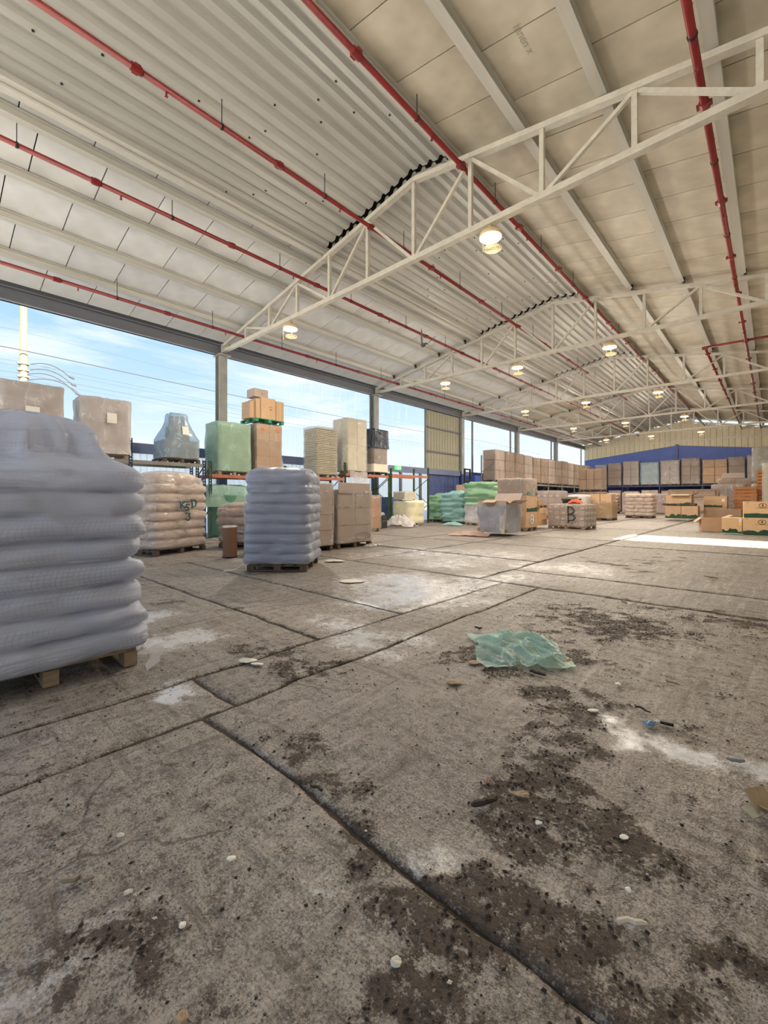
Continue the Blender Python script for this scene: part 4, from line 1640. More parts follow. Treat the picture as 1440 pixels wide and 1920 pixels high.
# five loose cartons on the green pallet
ZC = ZP + .142
CW = [('wide brown carton with faint print, front of the green pallet', .25, -.02, .86, .55, .72, M_CARD, 0),
      ('brown carton at the right end of the green pallet', .25, .58, .5, .56, .66, M_CARD, .03),
      ('narrow brown carton at the left end of the green pallet', -.22, -.50, .9, .24, .60, M_CARD, -.02),
      ('upright brown carton second from the left on the green pallet', .1, -.36, .72, .10, .70, M_CARD, 0),
      ]
for i, (lb, dx, dy, sy, sx, sh, m_, rz) in enumerate([
        ('wide brown carton with faint print at the front of the green pallet', .18, .0, .66, .56, .86, M_CARD, 0.0),
        ('brown carton at the right end of the green pallet', .2, .52, .36, .56, .80, M_CARD, .02),
        ('narrow brown carton at the left end of the green pallet', .05, -.66, .22, .60, .66, M_CARD, 0.0),
        ('upright carton with taped side, second from left on the green pallet', .12, -.44, .20, .60, .78, M_CARD, 0.0)]):
    c_ = thing('loose_carton', lb, 'carton', (XG + dx, 9.40 + dy, ZC), rz, 'cartons on the green pallet')
    MB().cbox((0, 0, sh / 2), (sx, sy, sh), .008).build('carton_body', m_, c_)
    if sy > .15:
        MB().box((sx / 2 + .001, 0, sh / 2), (.003, .05, sh * .96)).box((0, 0, sh + .001), (sx * .96, .05, .003)).build('tape', M_TAPE, c_)
    if i == 0:
        MB().box((sx / 2 + .003, .08, sh * .60), (.003, .16, .03)).build('printed_line', M_CARDK, c_)
        MB().box((sx / 2 + .003, .10, sh * .48), (.003, .10, .06)).build('printed_mark', M_CARDK, c_)
c_ = thing('loose_carton', 'small carton topmost of the pile on the green pallet', 'carton', (XG + .1, 9.40 - .28, ZC + .865), .0, 'cartons on the green pallet')
MB().cbox((0, 0, .16), (.56, .62, .32), .008).build('carton_body', M_CARDG, c_)
MB().box((.282, .05, .14), (.003, .06, .06)).build('printed_mark', M_CARDK, c_)

# wrapped stack of trays
t = thing('tray_stack', 'tall wrapped stack of many thin pale trays on the orange rack', 'tray stack', (XG, 12.42, 2.36))
add_pallet(t, 1.05, 1.2, M_WOOD)
M_TRAY = mat('pale_tray', (190, 182, 156), .5, var=.1, rand=.05)
tray = MB().cbox((0, 0, 0), (1.0, 1.16, .055), .012).box((0, 0, .035), (.9, 1.06, .02)).mesh('tray')
for k in range(26):
    obj('tray', tray, M_TRAY, t, (rnd.uniform(-.012, .012), rnd.uniform(-.012, .012), .18 + k * .079))
obj('stretch_wrap', skin(1.06, 1.22, 2.12, .14, 60, .02), F_CLEAR, t)
t = load('tallest pale carton load on the rack, wrap hanging below the beam', XG, 14.25, 1.05, 1.22, 2.62, (2, 2, 2), M_CARDW, F_CLEAR, z=2.60, seed=61, amp=.04)
mb = MB()
mb.grid([[(.58 + .02 * math.sin(j * 2 + k), -.55 + .15 * j, .10 - .13 * k + .03 * math.sin(j * 1.3)) for j in range(9)] for k in range(5)]).build('hanging_film', F_WHITE, t, True)
t = thing('wrapped_pallet_load', 'load in black film over grey cartons and a white tray on the rack', 'pallet load', (XG, 15.95, 2.60))
add_pallet(t, 1.0, 1.05, mat('black_pallet', (40, 42, 46), .6))
MB().cbox((0, 0, .36), (1.02, 1.08, .42), .02).build('white_tray', M_CARDW, t)
add_cartons(t, .96, .98, .82, 2, 2, 1, M_CARDK, .58, seed=62)
obj('grey_film', skin(1.0, 1.02, .80, .58, 62, .02), F_SILVER, t)
obj('black_film', skin(1.08, 1.16, .95, 1.38, 63, .06, sag=.05), F_BLACK, t)
MB().cbox((0, 0, 1.82), (.96, 1.02, .86), .02).build('carton', M_CARDK, t)

# under the racks
t = thing('draped_bundle', 'tub under green sheeting beneath the rack, below the green draped load', 'bundle', (-15.3, 7.75, 0))
MB().lathe([(.52, 0), (.56, .1), (.6, 1.5), (.62, 1.55)], n=20).build('tub', mat('green_tub', (90, 136, 118), .5), t, True)
MB().cbox((.05, .75, .75), (.9, .8, 1.5), .03).build('yellow_box', mat('yellow_green_box', (184, 186, 112), .6), t)
obj('green_sheet', skin(1.25, 2.1, .75, 1.12, 64, .08, taper=.25, sag=.1), F_GREEN, t)
t.children[-1].location = (0, .35, 0)

# ================================================================== FLOOR GOODS, FAR END OF THE LEFT SIDE
p = gp(706, 996)
t = load('narrow orange-brown carton column right of the greyish carton stack', -12.85, 13.0, .75, .8, 1.5, (1, 1, 3), mat('orange_cardboard', (198, 152, 120), .7, var=.1, rand=.08), F_CLEAR, seed=71, name='carton_column')
t = thing('black_crate', 'black crate of film scraps beside the orange-brown carton column', 'crate', (-13.9, 14.75, 0), .2)
for sx_, sy_, px_, py_ in ((.7, .04, 0, -.25), (.7, .04, 0, .25), (.04, .5, -.33, 0), (.04, .5, .33, 0)):
    MB().box((px_, py_, .3), (sx_, sy_, .6)).build('side_panel', M_BLACK, t)
obj('film_scraps', skin(.6, .45, .6, .1, 72, .1, expo=3, sag=.1), F_SILVER, t)
MB().box((.345, 0, .35), (.01, .44, .05)).box((.345, 0, .5), (.01, .44, .03)).build('pale_stripe', M_RGREY, t)
bb = thing('black_bag', 'black rubbish bag slumped behind the black crate', 'bag', (-14.95, 14.75, 0))
obj('bag_body', skin(.7, .7, .75, 0, 73, .1, expo=3, taper=.3, sag=.1), mat('black_polythene', (30, 32, 40), .3, bump=.6, bscale=8), bb)
cloth_heap('white_sheet_heap', 'crumpled white sheet heap on the floor by the cream bulk bag', 'sheet', -13.55, 16.0, .75, .62, .75, F_WHITE, 74, .3)
t = thing('bulk_bag', 'cream rounded bulk bag load under the empty rack', 'bulk bag', (-14.35, 17.6, 0))
add_pallet(t, 1.0, 1.0, M_WOODD)
obj('bag_body', skin(1.32, 1.36, 1.12, .14, 75, .06, nv=16, expo=4.5, taper=-.06, sag=.05, vf=5.0), mat('cream_woven', (226, 218, 186), .6, var=.1, vscale=4, bump=.3, bscale=12), t)
MB().cbox((-.1, -.35, .6), (.06, .5, .8), .02).build('dark_flap', M_RBLUE, t)
t.children[-1].location = (.0, -.40, 0)
wb = thing('white_box', 'white carton on top of the cream bulk bag', 'box', (-14.4, 17.35, 1.36))
MB().cbox((0, 0, .19), (.8, .95, .38), .015).build('box_body', M_CARDW, wb)
obj('film', skin(.84, .99, .39, 0, 76, .03), F_CLEAR, wb)
t = thing('blue_bin', 'blue bin standing by the wall behind the empty rack', 'bin', (-16.3, 18.2, 0))
mb = MB()
for a, b, c_, d in ((0, -.42, .9, .04), (0, .42, .9, .04)):
    mb.box((a, b, .72), (c_, d, 1.44))
mb.box((.45, 0, .72), (.04, .88, 1.44)).box((-.45, 0, .72), (.04, .88, 1.44)).box((0, 0, .05), (.9, .84, .06))
mb.build('bin_body', M_BLUE, t)
MB().box((0, 0, 1.46), (1.0, .98, .06)).build('rim', M_BLUE, t)


def fibc(label, x, y, W, D, H, m, seed, rz=0.0, name='bulk_bag'):
    t = thing(name, label, 'bulk bag', (x, y, 0), rz, 'bulk bags by the third column')
    add_pallet(t, W * .85, D * .85, M_WOODD)
    o = obj('bag_body', skin(W, D, H - .14, .14, seed, .16, nv=26, expo=5, taper=-.05, sag=.14, lumps=1.6, vf=11.0), m, t)
    MB().cbox((0, 0, H / 2 + .05), (W * .84, D * .84, H - .25), .06).build('contents', M_BAGB, t)
    obj('tied_top', skin(W * .7, D * .7, .14, H - .02, seed + 1, .1, expo=3, taper=.3, sag=.08), m, t)
    return t


fibc('deep green bulk bag behind the rack upright under the exit sign', -15.05, 21.5, 1.15, 1.1, 1.55, F_GREEND, 81)
fibc('teal bulk bag leaning beside the deep green one', -13.35, 20.75, 1.5, 1.25, 1.68, F_TEAL, 82, .1)
cloth_heap('teal_scrap', 'teal plastic scrap on the floor in front of the teal bulk bag', 'plastic', gp(850, 985).x, gp(850, 985).y, .55, .3, .22, F_TEAL, 83)
t = load('white film load topped by brown cartons behind the teal bulk bag', -14.6, 24.3, 1.3, 1.4, 2.3, (2, 2, 3), M_CARD, None, seed=84)
obj('stretch_wrap', skin(1.36, 1.46, 1.6, .14, 84, .05), F_WHITE, t)
t = load('light green film bundle over white bags, left of the open carton', -11.35, 20.35, 1.5, 1.5, 2.2, (2, 2, 3), M_BAGW, None, seed=85, pm=M_WOOD)
obj('white_film', skin(1.62, 1.62, 1.0, .14, 86, .08, nv=14, sag=.05, vf=6.0), F_WHITE, t)
obj('green_film', skin(1.68, 1.68, 1.12, 1.10, 87, .15, nv=20, sag=.12, lumps=1.6, vf=8.0), F_GREEND, t)
cloth_heap('pink_sheet', 'pink plastic sheet crumpled on the floor before the grey wrapped open carton', 'sheet', gp(882, 1004).x, gp(882, 1004).y, .75, .42, .22, F_PINK, 88, .3)

# blue cabinet and gas heater by the third column
t = thing('blue_cabinet', 'blue steel cabinet against the wall beyond the third column', 'cabinet', (-16.4, 28.0, 0))
MB().cbox((0, 0, 1.55), (.9, 1.5, 3.1), .02).build('cabinet_body', M_BLUEWALL, t)
for yy in (-.37, .37):
    d_ = MB().cbox((.46, yy, 1.55), (.03, .7, 2.9), .008).build('cabinet_door', M_BLUEWALL, t)
    MB().box((.485, yy * .2, 1.6), (.02, .03, .3)).build('handle', M_BLACK, d_)
t = thing('forklift_mast', 'dark steel mast standing in front of the third column', 'mast', (-15.8, 25.9, 0))
for yy in (-.35, .35):
    MB().box((0, yy, 1.75), (.10, .10, 3.5)).build('mast_rail', M_BLACK, t)
for zz in (.4, 1.6, 2.7, 3.45):
    MB().box((0, 0, zz), (.08, .7, .10)).build('cross_bar', M_BLACK, t)
MB().bar((0, -.35, 1.7), (0, .35, 2.7), .05).build('brace', M_BLACK, t)

# exit sign on the girt
t = thing('exit_sign', 'small green lit exit sign on the girt above the empty rack', 'sign', (XL + .06, 19.75, 3.28))
MB().cbox((0, 0, 0), (.06, .62, .26), .01).build('sign_box', mat('exit_green', (90, 200, 120), .5, emit=((80, 220, 120), .6)), t)
M_EXW = mat('exit_white', (235, 255, 235), .5, emit=((230, 255, 230), .9))
MB().box((.034, .0, .07), (.006, .05, .05)).build('figure_head', M_EXW, t)
MB().bar((.034, .0, .045), (.034, -.03, -.03), .03).build('figure_body', M_EXW, t)
MB().bar((.034, -.03, -.03), (.034, .04, -.10), .022).bar((.034, -.03, -.03), (.034, -.10, -.09), .022).build('figure_legs', M_EXW, t)
MB().bar((.034, .2, -.0), (.034, .10, 0), .03).bar((.034, .2, 0), (.034, .15, .05), .02).bar((.034, .2, 0), (.034, .15, -.05), .02).build('arrow', M_EXW, t)

# ================================================================== CENTRE CLUSTER
def open_flaps(t, W, D, z, m, sides='lrfb', L=.3):
    a = math.radians
    for s_ in sides:
        if s_ == 'f':
            MB().box((0, -D / 2 - L * .42, z - L * .12), (W * .96, L, .008), Matrix.Rotation(a(22), 3, 'X')).build('flap', m, t)
        if s_ == 'b':
            MB().box((0, D / 2 + L * .30, z + L * .34), (W * .96, L, .008), Matrix.Rotation(a(50), 3, 'X')).build('flap', m, t)
        if s_ == 'l':
            MB().box((-W / 2 - L * .36, 0, z - L * .3), (L, D * .96, .008), Matrix.Rotation(a(-40), 3, 'Y')).build('flap', m, t)
        if s_ == 'r':
            MB().box((W / 2 + L * .40, 0, z + L * .2), (L, D * .96, .008), Matrix.Rotation(a(-26), 3, 'Y')).build('flap', m, t)


def open_carton(t, W, D, H, m, z0=0.0, sides='lrfb', L=.3, x=0, y=0):
    """hollow carton with its top flaps standing open"""
    th = .012
    h = Matrix.Translation((x, y, z0))
    for nm, c, s_ in (('carton_wall', (0, -D / 2, H / 2), (W, th, H)), ('carton_wall', (0, D / 2, H / 2), (W, th, H)),
                      ('carton_wall', (-W / 2, 0, H / 2), (th, D, H)), ('carton_wall', (W / 2, 0, H / 2), (th, D, H)), ('carton_base', (0, 0, th), (W, D, th))):
        MB().box((c[0] + x, c[1] + y, c[2] + z0), s_).build(nm, m, t)
    k = len(t.children)
    open_flaps(t, W, D, H, m, sides, L)
    for ch in list(t.children)[k:]:
        ch.location = (x, y, z0)


t = thing('open_carton_load', 'pallet box in grey film with its brown flaps standing open, mid-floor', 'pallet load', (-7.82, 15.15, 0))
add_pallet(t, 1.2, 1.25, M_WOOD)
open_carton(t, 1.15, 1.2, 1.18, M_CARDG, .14, 'rb', .40)
MB().box((-.05, -.68, 1.30), (.5, .30, .008), Matrix.Rotation(math.radians(16), 3, 'X')).build('flap', M_CARD, t)
MB().box((.64, -.30, 1.27), (.30, .5, .008), Matrix.Rotation(math.radians(20), 3, 'Y')).build('flap', M_CARDT, t)
MB().cbox((.3, .15, 1.16), (.5, .6, .3), .01).build('inner_carton', M_CARDT, t)
obj('grey_film', skin(1.24, 1.28, 1.02, .12, 91, .07, top=False, sag=.14), film('grey_blue_film', (190, 198, 212), 0.62, 0.25, 2.5, 0.3, bump=1.0, var=.08, crease=.3), t)
mb = MB()
mb.grid([[(.35 + .05 * j, -.66 - .02 * math.sin(j + k), .75 - .16 * k + .02 * math.sin(2 * j)) for j in range(5)] for k in range(5)]).build('hanging_film', F_WHITE, t, True)

t = load('three-tier brown carton load with green oval badge behind the open pallet box', -8.45, 18.05, 1.35, 1.15, 2.28, (1, 1, 3), M_CARD, None, seed=92, pm=M_WOOD)
obj('grey_film', skin(1.40, 1.2, .74, 1.52, 93, .05), F_SILVER, t)


def leafy_band(t, W, H, face, off, z, m, seed, name='printed_band'):
    """green foliage print along the foot of a carton face: flat ink with a ragged top"""
    rr = random.Random(seed)
    n = 32
    pts = []
    for i in range(n + 1):
        f = i / n
        hh = H * (.25 + .60 * vn(f * 4.5, seed * 1.3, seed) + .25 * vn(f * 13, seed * 2.3, seed + 5))
        pts.append((-W / 2 + f * W, hh))
    mb = MB()
    lo = [(p[0], 0) for p in pts]
    vs_, fs_ = [], []
    for i, p in enumerate(pts):
        for q in ((p[0], 0.0), p):
            vs_.append((q[0], off, z + q[1]) if face == 'f' else (off, q[0], z + q[1]))
    for i in range(n):
        fs_.append((2 * i, 2 * i + 2, 2 * i + 3, 2 * i + 1))
    mb.add(vs_, fs_)
    return mb.build(name, m, t)


for zz in (.84, 1.55):
    leafy_band(t, 1.1, .22, 'r', .682, zz, M_GREENPR, int(zz * 10))
mb = MB()
n = 20
mb.add([(.684, .17 * math.cos(2 * math.pi * i / n), .50 + .21 * math.sin(2 * math.pi * i / n)) for i in range(n)], [tuple(range(n))])
mb.build('oval_badge', M_WHITE, t)
mb = MB()
mb.add([(.688, .07 * math.cos(2 * math.pi * i / n) * abs(math.sin(2 * math.pi * i / n)) ** .3, .50 + .16 * math.sin(2 * math.pi * i / n)) for i in range(n)], [tuple(range(n))])
mb.build('leaf_print', M_GREENPR, t)

t = thing('carton_pile', 'small pallet of tan cartons with an open one on top, left of the B load', 'pallet load', (-8.35, 19.85, 0))
add_pallet(t, .8, 1.0, M_WOOD)
MB().cbox((-.02, 0, .42), (.76, .95, .54), .01).build('carton', M_CARDT, t)
MB().cbox((.08, -.1, .82), (.6, .7, .26), .01).build('carton', M_CARDT, t)
open_carton(t, .55, .6, .34, M_CARD, .96, 'rf', .26, -.05, 0)
for xx in (.1, -.12):
    MB().box((xx, -.478, .46), (.03, .004, .10)).build('printed_mark', M_BROWNPR, t)

# the load marked B
t = load('low load of small brown cartons marked with a big black B', -7.0, 20.75, 1.72, 1.2, 1.12, (6, 4, 4), M_CARDG, F_CLEAR, seed=94, pm=M_WOOD, rz=-.12)
M_LAB = mat('white_label', (228, 216, 200), .6)
rr = random.Random(5)
for k in range(4):
    for i in range(6):
        if rr.random() < .62:
            MB().box((-.72 + i * .287 + rr.uniform(-.06, .06), -.607, .26 + k * .245 + rr.uniform(-.03, .05)), (.12, .004, .06)).build('carton_label', M_LAB, t)
    for j in range(4):
        MB().box((.868, -.45 + j * .3 + rr.uniform(-.04, .04), .26 + k * .245), (.004, .14, .09)).build('carton_label', M_LAB, t)
M_INK = mat('black_paint', (22, 20, 20), .5)


def onf(pts):
    return [(a, -.635, b) for a, b in pts]


strokes([onf([(.12, 1.06), (.13, .8), (.14, .28)]), onf([(.10, 1.04), (.3, 1.02), (.42, .86), (.34, .74), (.16, .70)]),
         onf([(.16, .70), (.38, .66), (.46, .52), (.36, .42), (.16, .40)])], .030, M_INK, t)
cloth_heap('red_cloth', 'bright orange-red cloth lying on top of the B load', 'cloth', -6.85, 20.8, .30, .28, .24, mat('orange_red_cloth', (226, 84, 48), .7), 95, zb=.012, z=1.17)

t = load('long low load of labelled brown cartons behind the small tan cartons', -12.6, 31.6, 2.7, 1.2, 1.95, (6, 2, 4), M_CARDG, F_CLEAR, seed=96, pm=M_WOODD)
for i in range(6):
    MB().box((-1.12 + i * .45, -.61, 1.6), (.16, .004, .08)).build('carton_label', M_LAB, t)
t = thing('black_tub', 'black plastic tub beside the red cloth, behind the B load', 'tub', (-9.0, 26.6, 0))
add_pallet(t, 1.0, 1.0, M_WOODD)
mb = MB()
mb.lathe([(.40, .14), (.44, .2), (.52, 1.32), (.57, 1.34), (.57, 1.40), (.50, 1.40), (.46, 1.2), (.1, 1.18)], n=24)
mb.build('tub_body', mat('black_plastic', (44, 48, 52), .4), t, True)
MB().cbox((.0, 0, 1.46), (.7, .16, .10), .02).build('grey_lid_strip', M_RGREY, t)
t = load('white topped carton load behind the black tub', -9.4, 29.3, 1.1, 1.0, 1.62, (2, 1, 3), M_CARDW, F_WHITE, seed=97)
t = load('yellowish brown carton load with two taller cartons, right of the B load', -8.3, 30.4, 1.45, 1.2, 1.22, (2, 2, 2), mat('mustard_cardboard', (170, 134, 82), .7, var=.12, rand=.08), F_CLEAR, seed=98, pm=M_WOODD)
for xx, ww in ((-.34, .6), (.32, .66)):
    MB().cbox((xx, 0, 1.22 + .24), (ww, 1.0, .47), .01).build('carton', M_CARD, t)

# ================================================================== LONG RACK OF CARTONS ALONG THE LEFT WALL
rackH = thing('pallet_rack', 'long pallet rack filled with brown carton loads along the left wall', 'rack', (0, 0, 0))
HY0, HP, HN = 28.0, 1.66, 14
for i in range(0, HN + 1, 2):
    rack_frame(rackH, HY0 + i * HP - .06, 4.6 if i == 0 else 2.75, M_RGREY)
for i in range(0, HN, 2):
    rack_beams(rackH, HY0 + i * HP, HY0 + (i + 2) * HP - .1, 2.62, M_RGREY)
for i in range(HN):
    y_ = HY0 + (i + .5) * HP
    load('film wrapped brown carton load on top of the long rack, %s from its near end' % ('first' if i == 0 else ORD[i]), XG, y_, 1.0, HP - .14, 2.28 + rnd.uniform(-.05, .08), (1, 2, 3), M_CARDK if i % 3 else M_CARDG, F_FAR, z=2.62, seed=100 + i, group='carton loads on top of the long rack', amp=.02, pm=M_WOODD, gap=.045, jit=.015)
    if i not in (0,):
        load('brown carton load under the long rack, %s from its near end' % ('first' if i == 1 else ORD[i - 1]), XG, y_, .95, HP - .2, 1.95 + rnd.uniform(-.1, .2), (1, 2, 2), M_CARDK if i % 2 else M_CARDG, F_CLEAR if i % 2 else None, seed=130 + i, group='carton loads under the long rack', pm=M_WOODD, gap=.02)
for i, (lo_, hi_) in enumerate(((0, 2.0), (2.06, 4.0))):
    load(('lower' if i == 0 else 'upper') + ' carton load of the two-high stack in front of the long rack', -11.9, 40.6, 1.9, 1.5, hi_ - lo_ - .02, (3, 2, 2), M_CARDK, F_FAR, z=lo_, seed=150 + i, pm=M_WOODD, gap=.04)

# ================================================================== FAR WALL LOADS
FXS = [(-14.4, 1.1, 'b'), (-13.0, 1.3, 'b'), (-11.4, 1.5, 'b'), (-9.65, 1.6, 'f'), (-7.85, 1.6, 's'), (-6.1, 1.5, 'b'), (-4.2, 1.9, 'c'), (-2.55, 1.2, 'b'), (-1.15, 1.3, 'b')]
FYY = 52.6
rackF = thing('pallet_rack', 'pallet rack along the far blue wall behind the loads', 'rack', (0, 0, 0))
for xx in (-15.2, -12.2, -8.75, -5.15, -1.9, -.3):
    mb = MB()
    for yy in (FYY - .55, FYY + .55):
        mb.box((xx, yy, 1.5), (.09, .09, 3.0))
        m_o = MB().box((xx, yy, 1.5), (.09, .09, 3.0)).build('upright', M_RBLUE, rackF)
for xa, xb in ((-15.2, -12.2), (-12.2, -8.75), (-8.75, -5.15), (-5.15, -1.9), (-1.9, -.3)):
    for yy in (FYY - .55, FYY + .55):
        MB().box(((xa + xb) / 2, yy, 2.70), (xb - xa - .1, .05, .12)).build('beam', M_RBLUE, rackF)
names = {'b': 'clear wrapped brown carton load', 'f': 'blue film covered load', 's': 'silver film covered load', 'c': 'wide pale brown carton load'}
for i, (xx, ww, kd) in enumerate(FXS):
    m_, fm = {'b': (M_CARDK if i % 2 else M_CARDG, F_FARS), 'f': (M_CARDG, F_BLUE), 's': (M_CARDG, F_SILVER), 'c': (M_CARD, F_FAR)}[kd]
    load('%s on the far wall rack, %s from the left' % (names[kd], 'first' if i == 0 else ORD[i]), xx, FYY, ww, 1.1, 2.45 + .12 * (i % 3), (2 if ww > 1.4 else 1, 1, 3), m_, fm, z=2.76, seed=160 + i, group='loads on the far wall rack', pm=M_WOODD, gap=.04, amp=.05 if kd in 'fs' else .03, sag=.03)
    load('brown carton load under the far wall rack, %s from the left' % ('first' if i == 0 else ORD[i]), xx, FYY, ww - .1, 1.0, 2.2 + .1 * (i % 2), (2, 1, 2), M_CARDG if i % 2 else M_CARD, F_FAR if i % 3 else None, seed=180 + i, group='loads under the far wall rack', pm=M_WOODD, gap=.02)

# mid-distance floor piles before the far wall
bag_stack('stack of wrapped pale bags with a green cap, left of the violet sign load', -11.45, 44.2, 1.5, 1.3, 6, .29, M_BAGB, F_BAG, seed=201, bulge=.07)
t = load('buff load carrying a violet paper sign', -9.75, 44.6, 1.2, 1.2, 1.95, (2, 2, 5), M_BAGB, F_CLEAR, seed=202)
MB().box((.0, -.66, 1.35), (.75, .012, .75)).build('violet_sign', mat('violet_paper', (176, 140, 190), .6), t)
t = bag_stack('broad stack of shiny buff bags standing forward on the open floor', -7.2, 35.8, 1.75, 1.3, 6, .265, M_BAGB, F_BAG, seed=203, bulge=.06, across=4)
load('pinkish wrapped carton load behind the broad buff bag stack', -7.15, 45.6, 1.7, 1.3, 1.8, (3, 2, 4), mat('pinkish_cardboard', (190, 160, 148), .7, rand=.06), F_SILVER, seed=204, amp=.06)

# tan fruit cartons with green print
t = thing('printed_carton_pile', 'two-tier pile of tan cartons with dark green foliage print, top one open', 'carton pile', (-4.35, 33.4, 0))
add_pallet(t, 1.75, 1.1, M_WOODD)
for i, xx in enumerate((-.44, .44)):
    c_ = MB().cbox((xx, 0, .14 + .40), (.86, 1.05, .80), .01).build('carton', M_CARD, t)
    leafy_band(c_, .84, .30, 'f', -.529, .15, M_GREENPR, 210 + i).location = (xx, 0, 0)
open_carton(t, 1.35, 1.0, .68, M_CARD, .95, 'br', .4, -.15, 0)
MB().box((-.05, -.60, 1.64), (.95, .26, .01), Matrix.Rotation(math.radians(12), 3, 'X')).build('flap', M_CARDT, t)
leafy_band(t, 1.3, .22, 'f', -.51, .97, M_GREENPR, 214).location = (-.15, 0, 0)
t = load('open topped tan carton pair with green print, right of the two-tier printed pile', -2.75, 35.0, 1.2, 1.0, 1.55, (1, 1, 2), M_CARD, None, seed=215)
leafy_band(t, 1.15, .2, 'f', -.505, .86, M_GREENPR, 216)
MB().box((.4, -.51, 1.3), (.16, .006, .18)).build('carton_label', M_LAB, t)
t = load('low dark carton with green print on the floor beside the silver stack', -1.95, 33.4, 1.1, .9, .74, (1, 1, 1), M_CARDK, None, seed=217, pallet=False, name='dark_carton')
leafy_band(t, 1.05, .26, 'f', -.452, .01, M_GREENPR, 218)
t = thing('wooden_crate', 'long wooden crate of grey goods behind the two-tier printed pile', 'crate', (-4.3, 38.2, 0))
MB().cbox((0, 0, 1.0), (2.7, 1.0, 1.1), .02).build('grey_goods', M_CARDG, t)
for zz in (.5, 1.58, 2.02):
    MB().box((0, -.55, zz), (2.9, .06, .12)).build('rail', M_WOOD, t)
for xx in (-1.42, 0, 1.42):
    for yy in (-.55, .5):
        MB().box((xx, yy, 1.03), (.10, .08, 2.06)).build('crate_post', M_WOOD, t)
MB().cbox((0, 0, 1.78), (2.6, .95, .42), .02).build('upper_goods', M_CARDG, t)
MB().box((0, 0, .40), (2.8, 1.1, .08)).build('crate_floor', M_WOOD, t)
load('silver wrapped stack of grey cartons left of the orange crates', -2.55, 42.2, 2.0, 1.3, 2.45, (2, 2, 4), M_CARDK, F_SILVER, seed=219, amp=.06, gap=.02)
t = load('brown flat cartons with a crumpled sheet on top, behind the silver stack', -2.4, 47.0, 2.2, 1.3, 3.1, (2, 2, 5), M_CARDK, F_CLEAR, seed=220, gap=.02)
MB().cbox((-.1, 0, 3.35), (1.5, 1.0, .42), .02).build('top_carton', M_CARDG, t)

# orange crates
t = thing('crate_stack', 'tall stack of orange wooden trays near the right edge', 'crate stack', (-1.32, 35.9, 0))
tr_ = MB()
tr_.box((0, -.5, .10), (1.1, .03, .17)).box((0, .5, .10), (1.1, .03, .17)).box((-.54, 0, .10), (.03, 1.0, .17)).box((.54, 0, .10), (.03, 1.0, .17)).box((0, 0, .015), (1.08, 1.0, .02))
for sx_ in (-1, 1):
    for sy_ in (-1, 1):
        tr_.box((sx_ * .5, sy_ * .46, .12), (.06, .06, .22))
tr_m = tr_.mesh('tray')
for k in range(10):
    obj('tray', tr_m, M_ORANGE, t, (rnd.uniform(-.015, .015), rnd.uniform(-.015, .015), k * .218))
t2 = thing('crate_stack', 'second, higher stack of orange trays just behind the first', 'crate stack', (-.25, 37.3, 0))
for k in range(15):
    obj('tray', tr_m, M_ORANGE, t2, (rnd.uniform(-.015, .015), rnd.uniform(-.015, .015), k * .218))
for i, (lo_, hi_) in enumerate(((0, 2.45), (2.5, 4.95))):
    load(('bottom' if i == 0 else 'top') + ' load of the clear wrapped grey-green double stack at the right edge', -.2, 39.6, 1.7, 1.2, hi_ - lo_ - .03, (2, 1, 3), mat('olive_grey_cardboard', (150, 146, 124), .7, rand=.08), F_SILVER, z=lo_, seed=230 + i, amp=.05, gap=.02)
t = load('tall white carton load cut by the right edge, behind the tan printed cartons', .25, 27.3, 1.2, 1.1, 3.05, (1, 1, 2), M_CARDW, F_CLEAR, seed=233, amp=.02)

# tan printed cartons at the right edge
M_CAP = mat('lilac_label', (216, 206, 224), .6)


def printed_carton(label, x, y, z, W, D, H, rz=0.0, seed=0, sticker=None, logo=True):
    t = thing('printed_carton', label, 'carton', (x, y, z), rz, 'tan printed cartons at the right edge')
    MB().cbox((0, 0, H / 2), (W, D, H), .01).build('carton_body', M_CARDT, t)
    leafy_band(t, W * .99, H * .34, 'f', -D / 2 - .003, .004, M_GREENPR, seed)
    leafy_band(t, D * .99, H * .34, 'r', W / 2 + .003, .004, M_GREENPR, seed + 1)
    if logo:
        cx_, cz_ = .08 * W, H * .76
        mb = MB()
        mb.tube([(cx_ + .11 * math.cos(a), -D / 2 - .004, cz_ + .08 * math.sin(a)) for a in np.linspace(0, 2 * math.pi, 21)], .009, 4, cap=False)
        mb.build('logo_ring', M_BROWNPR, t)
        mb = MB()
        mb.add([(cx_ + .026 * math.cos(a), -D / 2 - .004, cz_ + .05 * math.sin(a)) for a in np.linspace(0, 2 * math.pi, 13)[:-1]], [tuple(range(12))])
        mb.build('logo_figure', M_BROWNPR, t)
        MB().box((cx_, -D / 2 - .002, cz_ - .10), (.36, .003, .012)).build('printed_line', M_BROWNPR, t)
        MB().box((-W * .38, -D / 2 - .002, H * .93), (.08, .003, .012)).build('printed_line', M_BROWNPR, t)
    if sticker is not None:
        MB().box((sticker, -D / 2 - .004, H * .86), (.085, .004, .17)).build('white_sticker', M_CAP, t)
        MB().box((sticker, -D / 2 - .004, H * .64), (.085, .004, .10)).build('yellow_sticker', M_YELLOW, t)
    return t


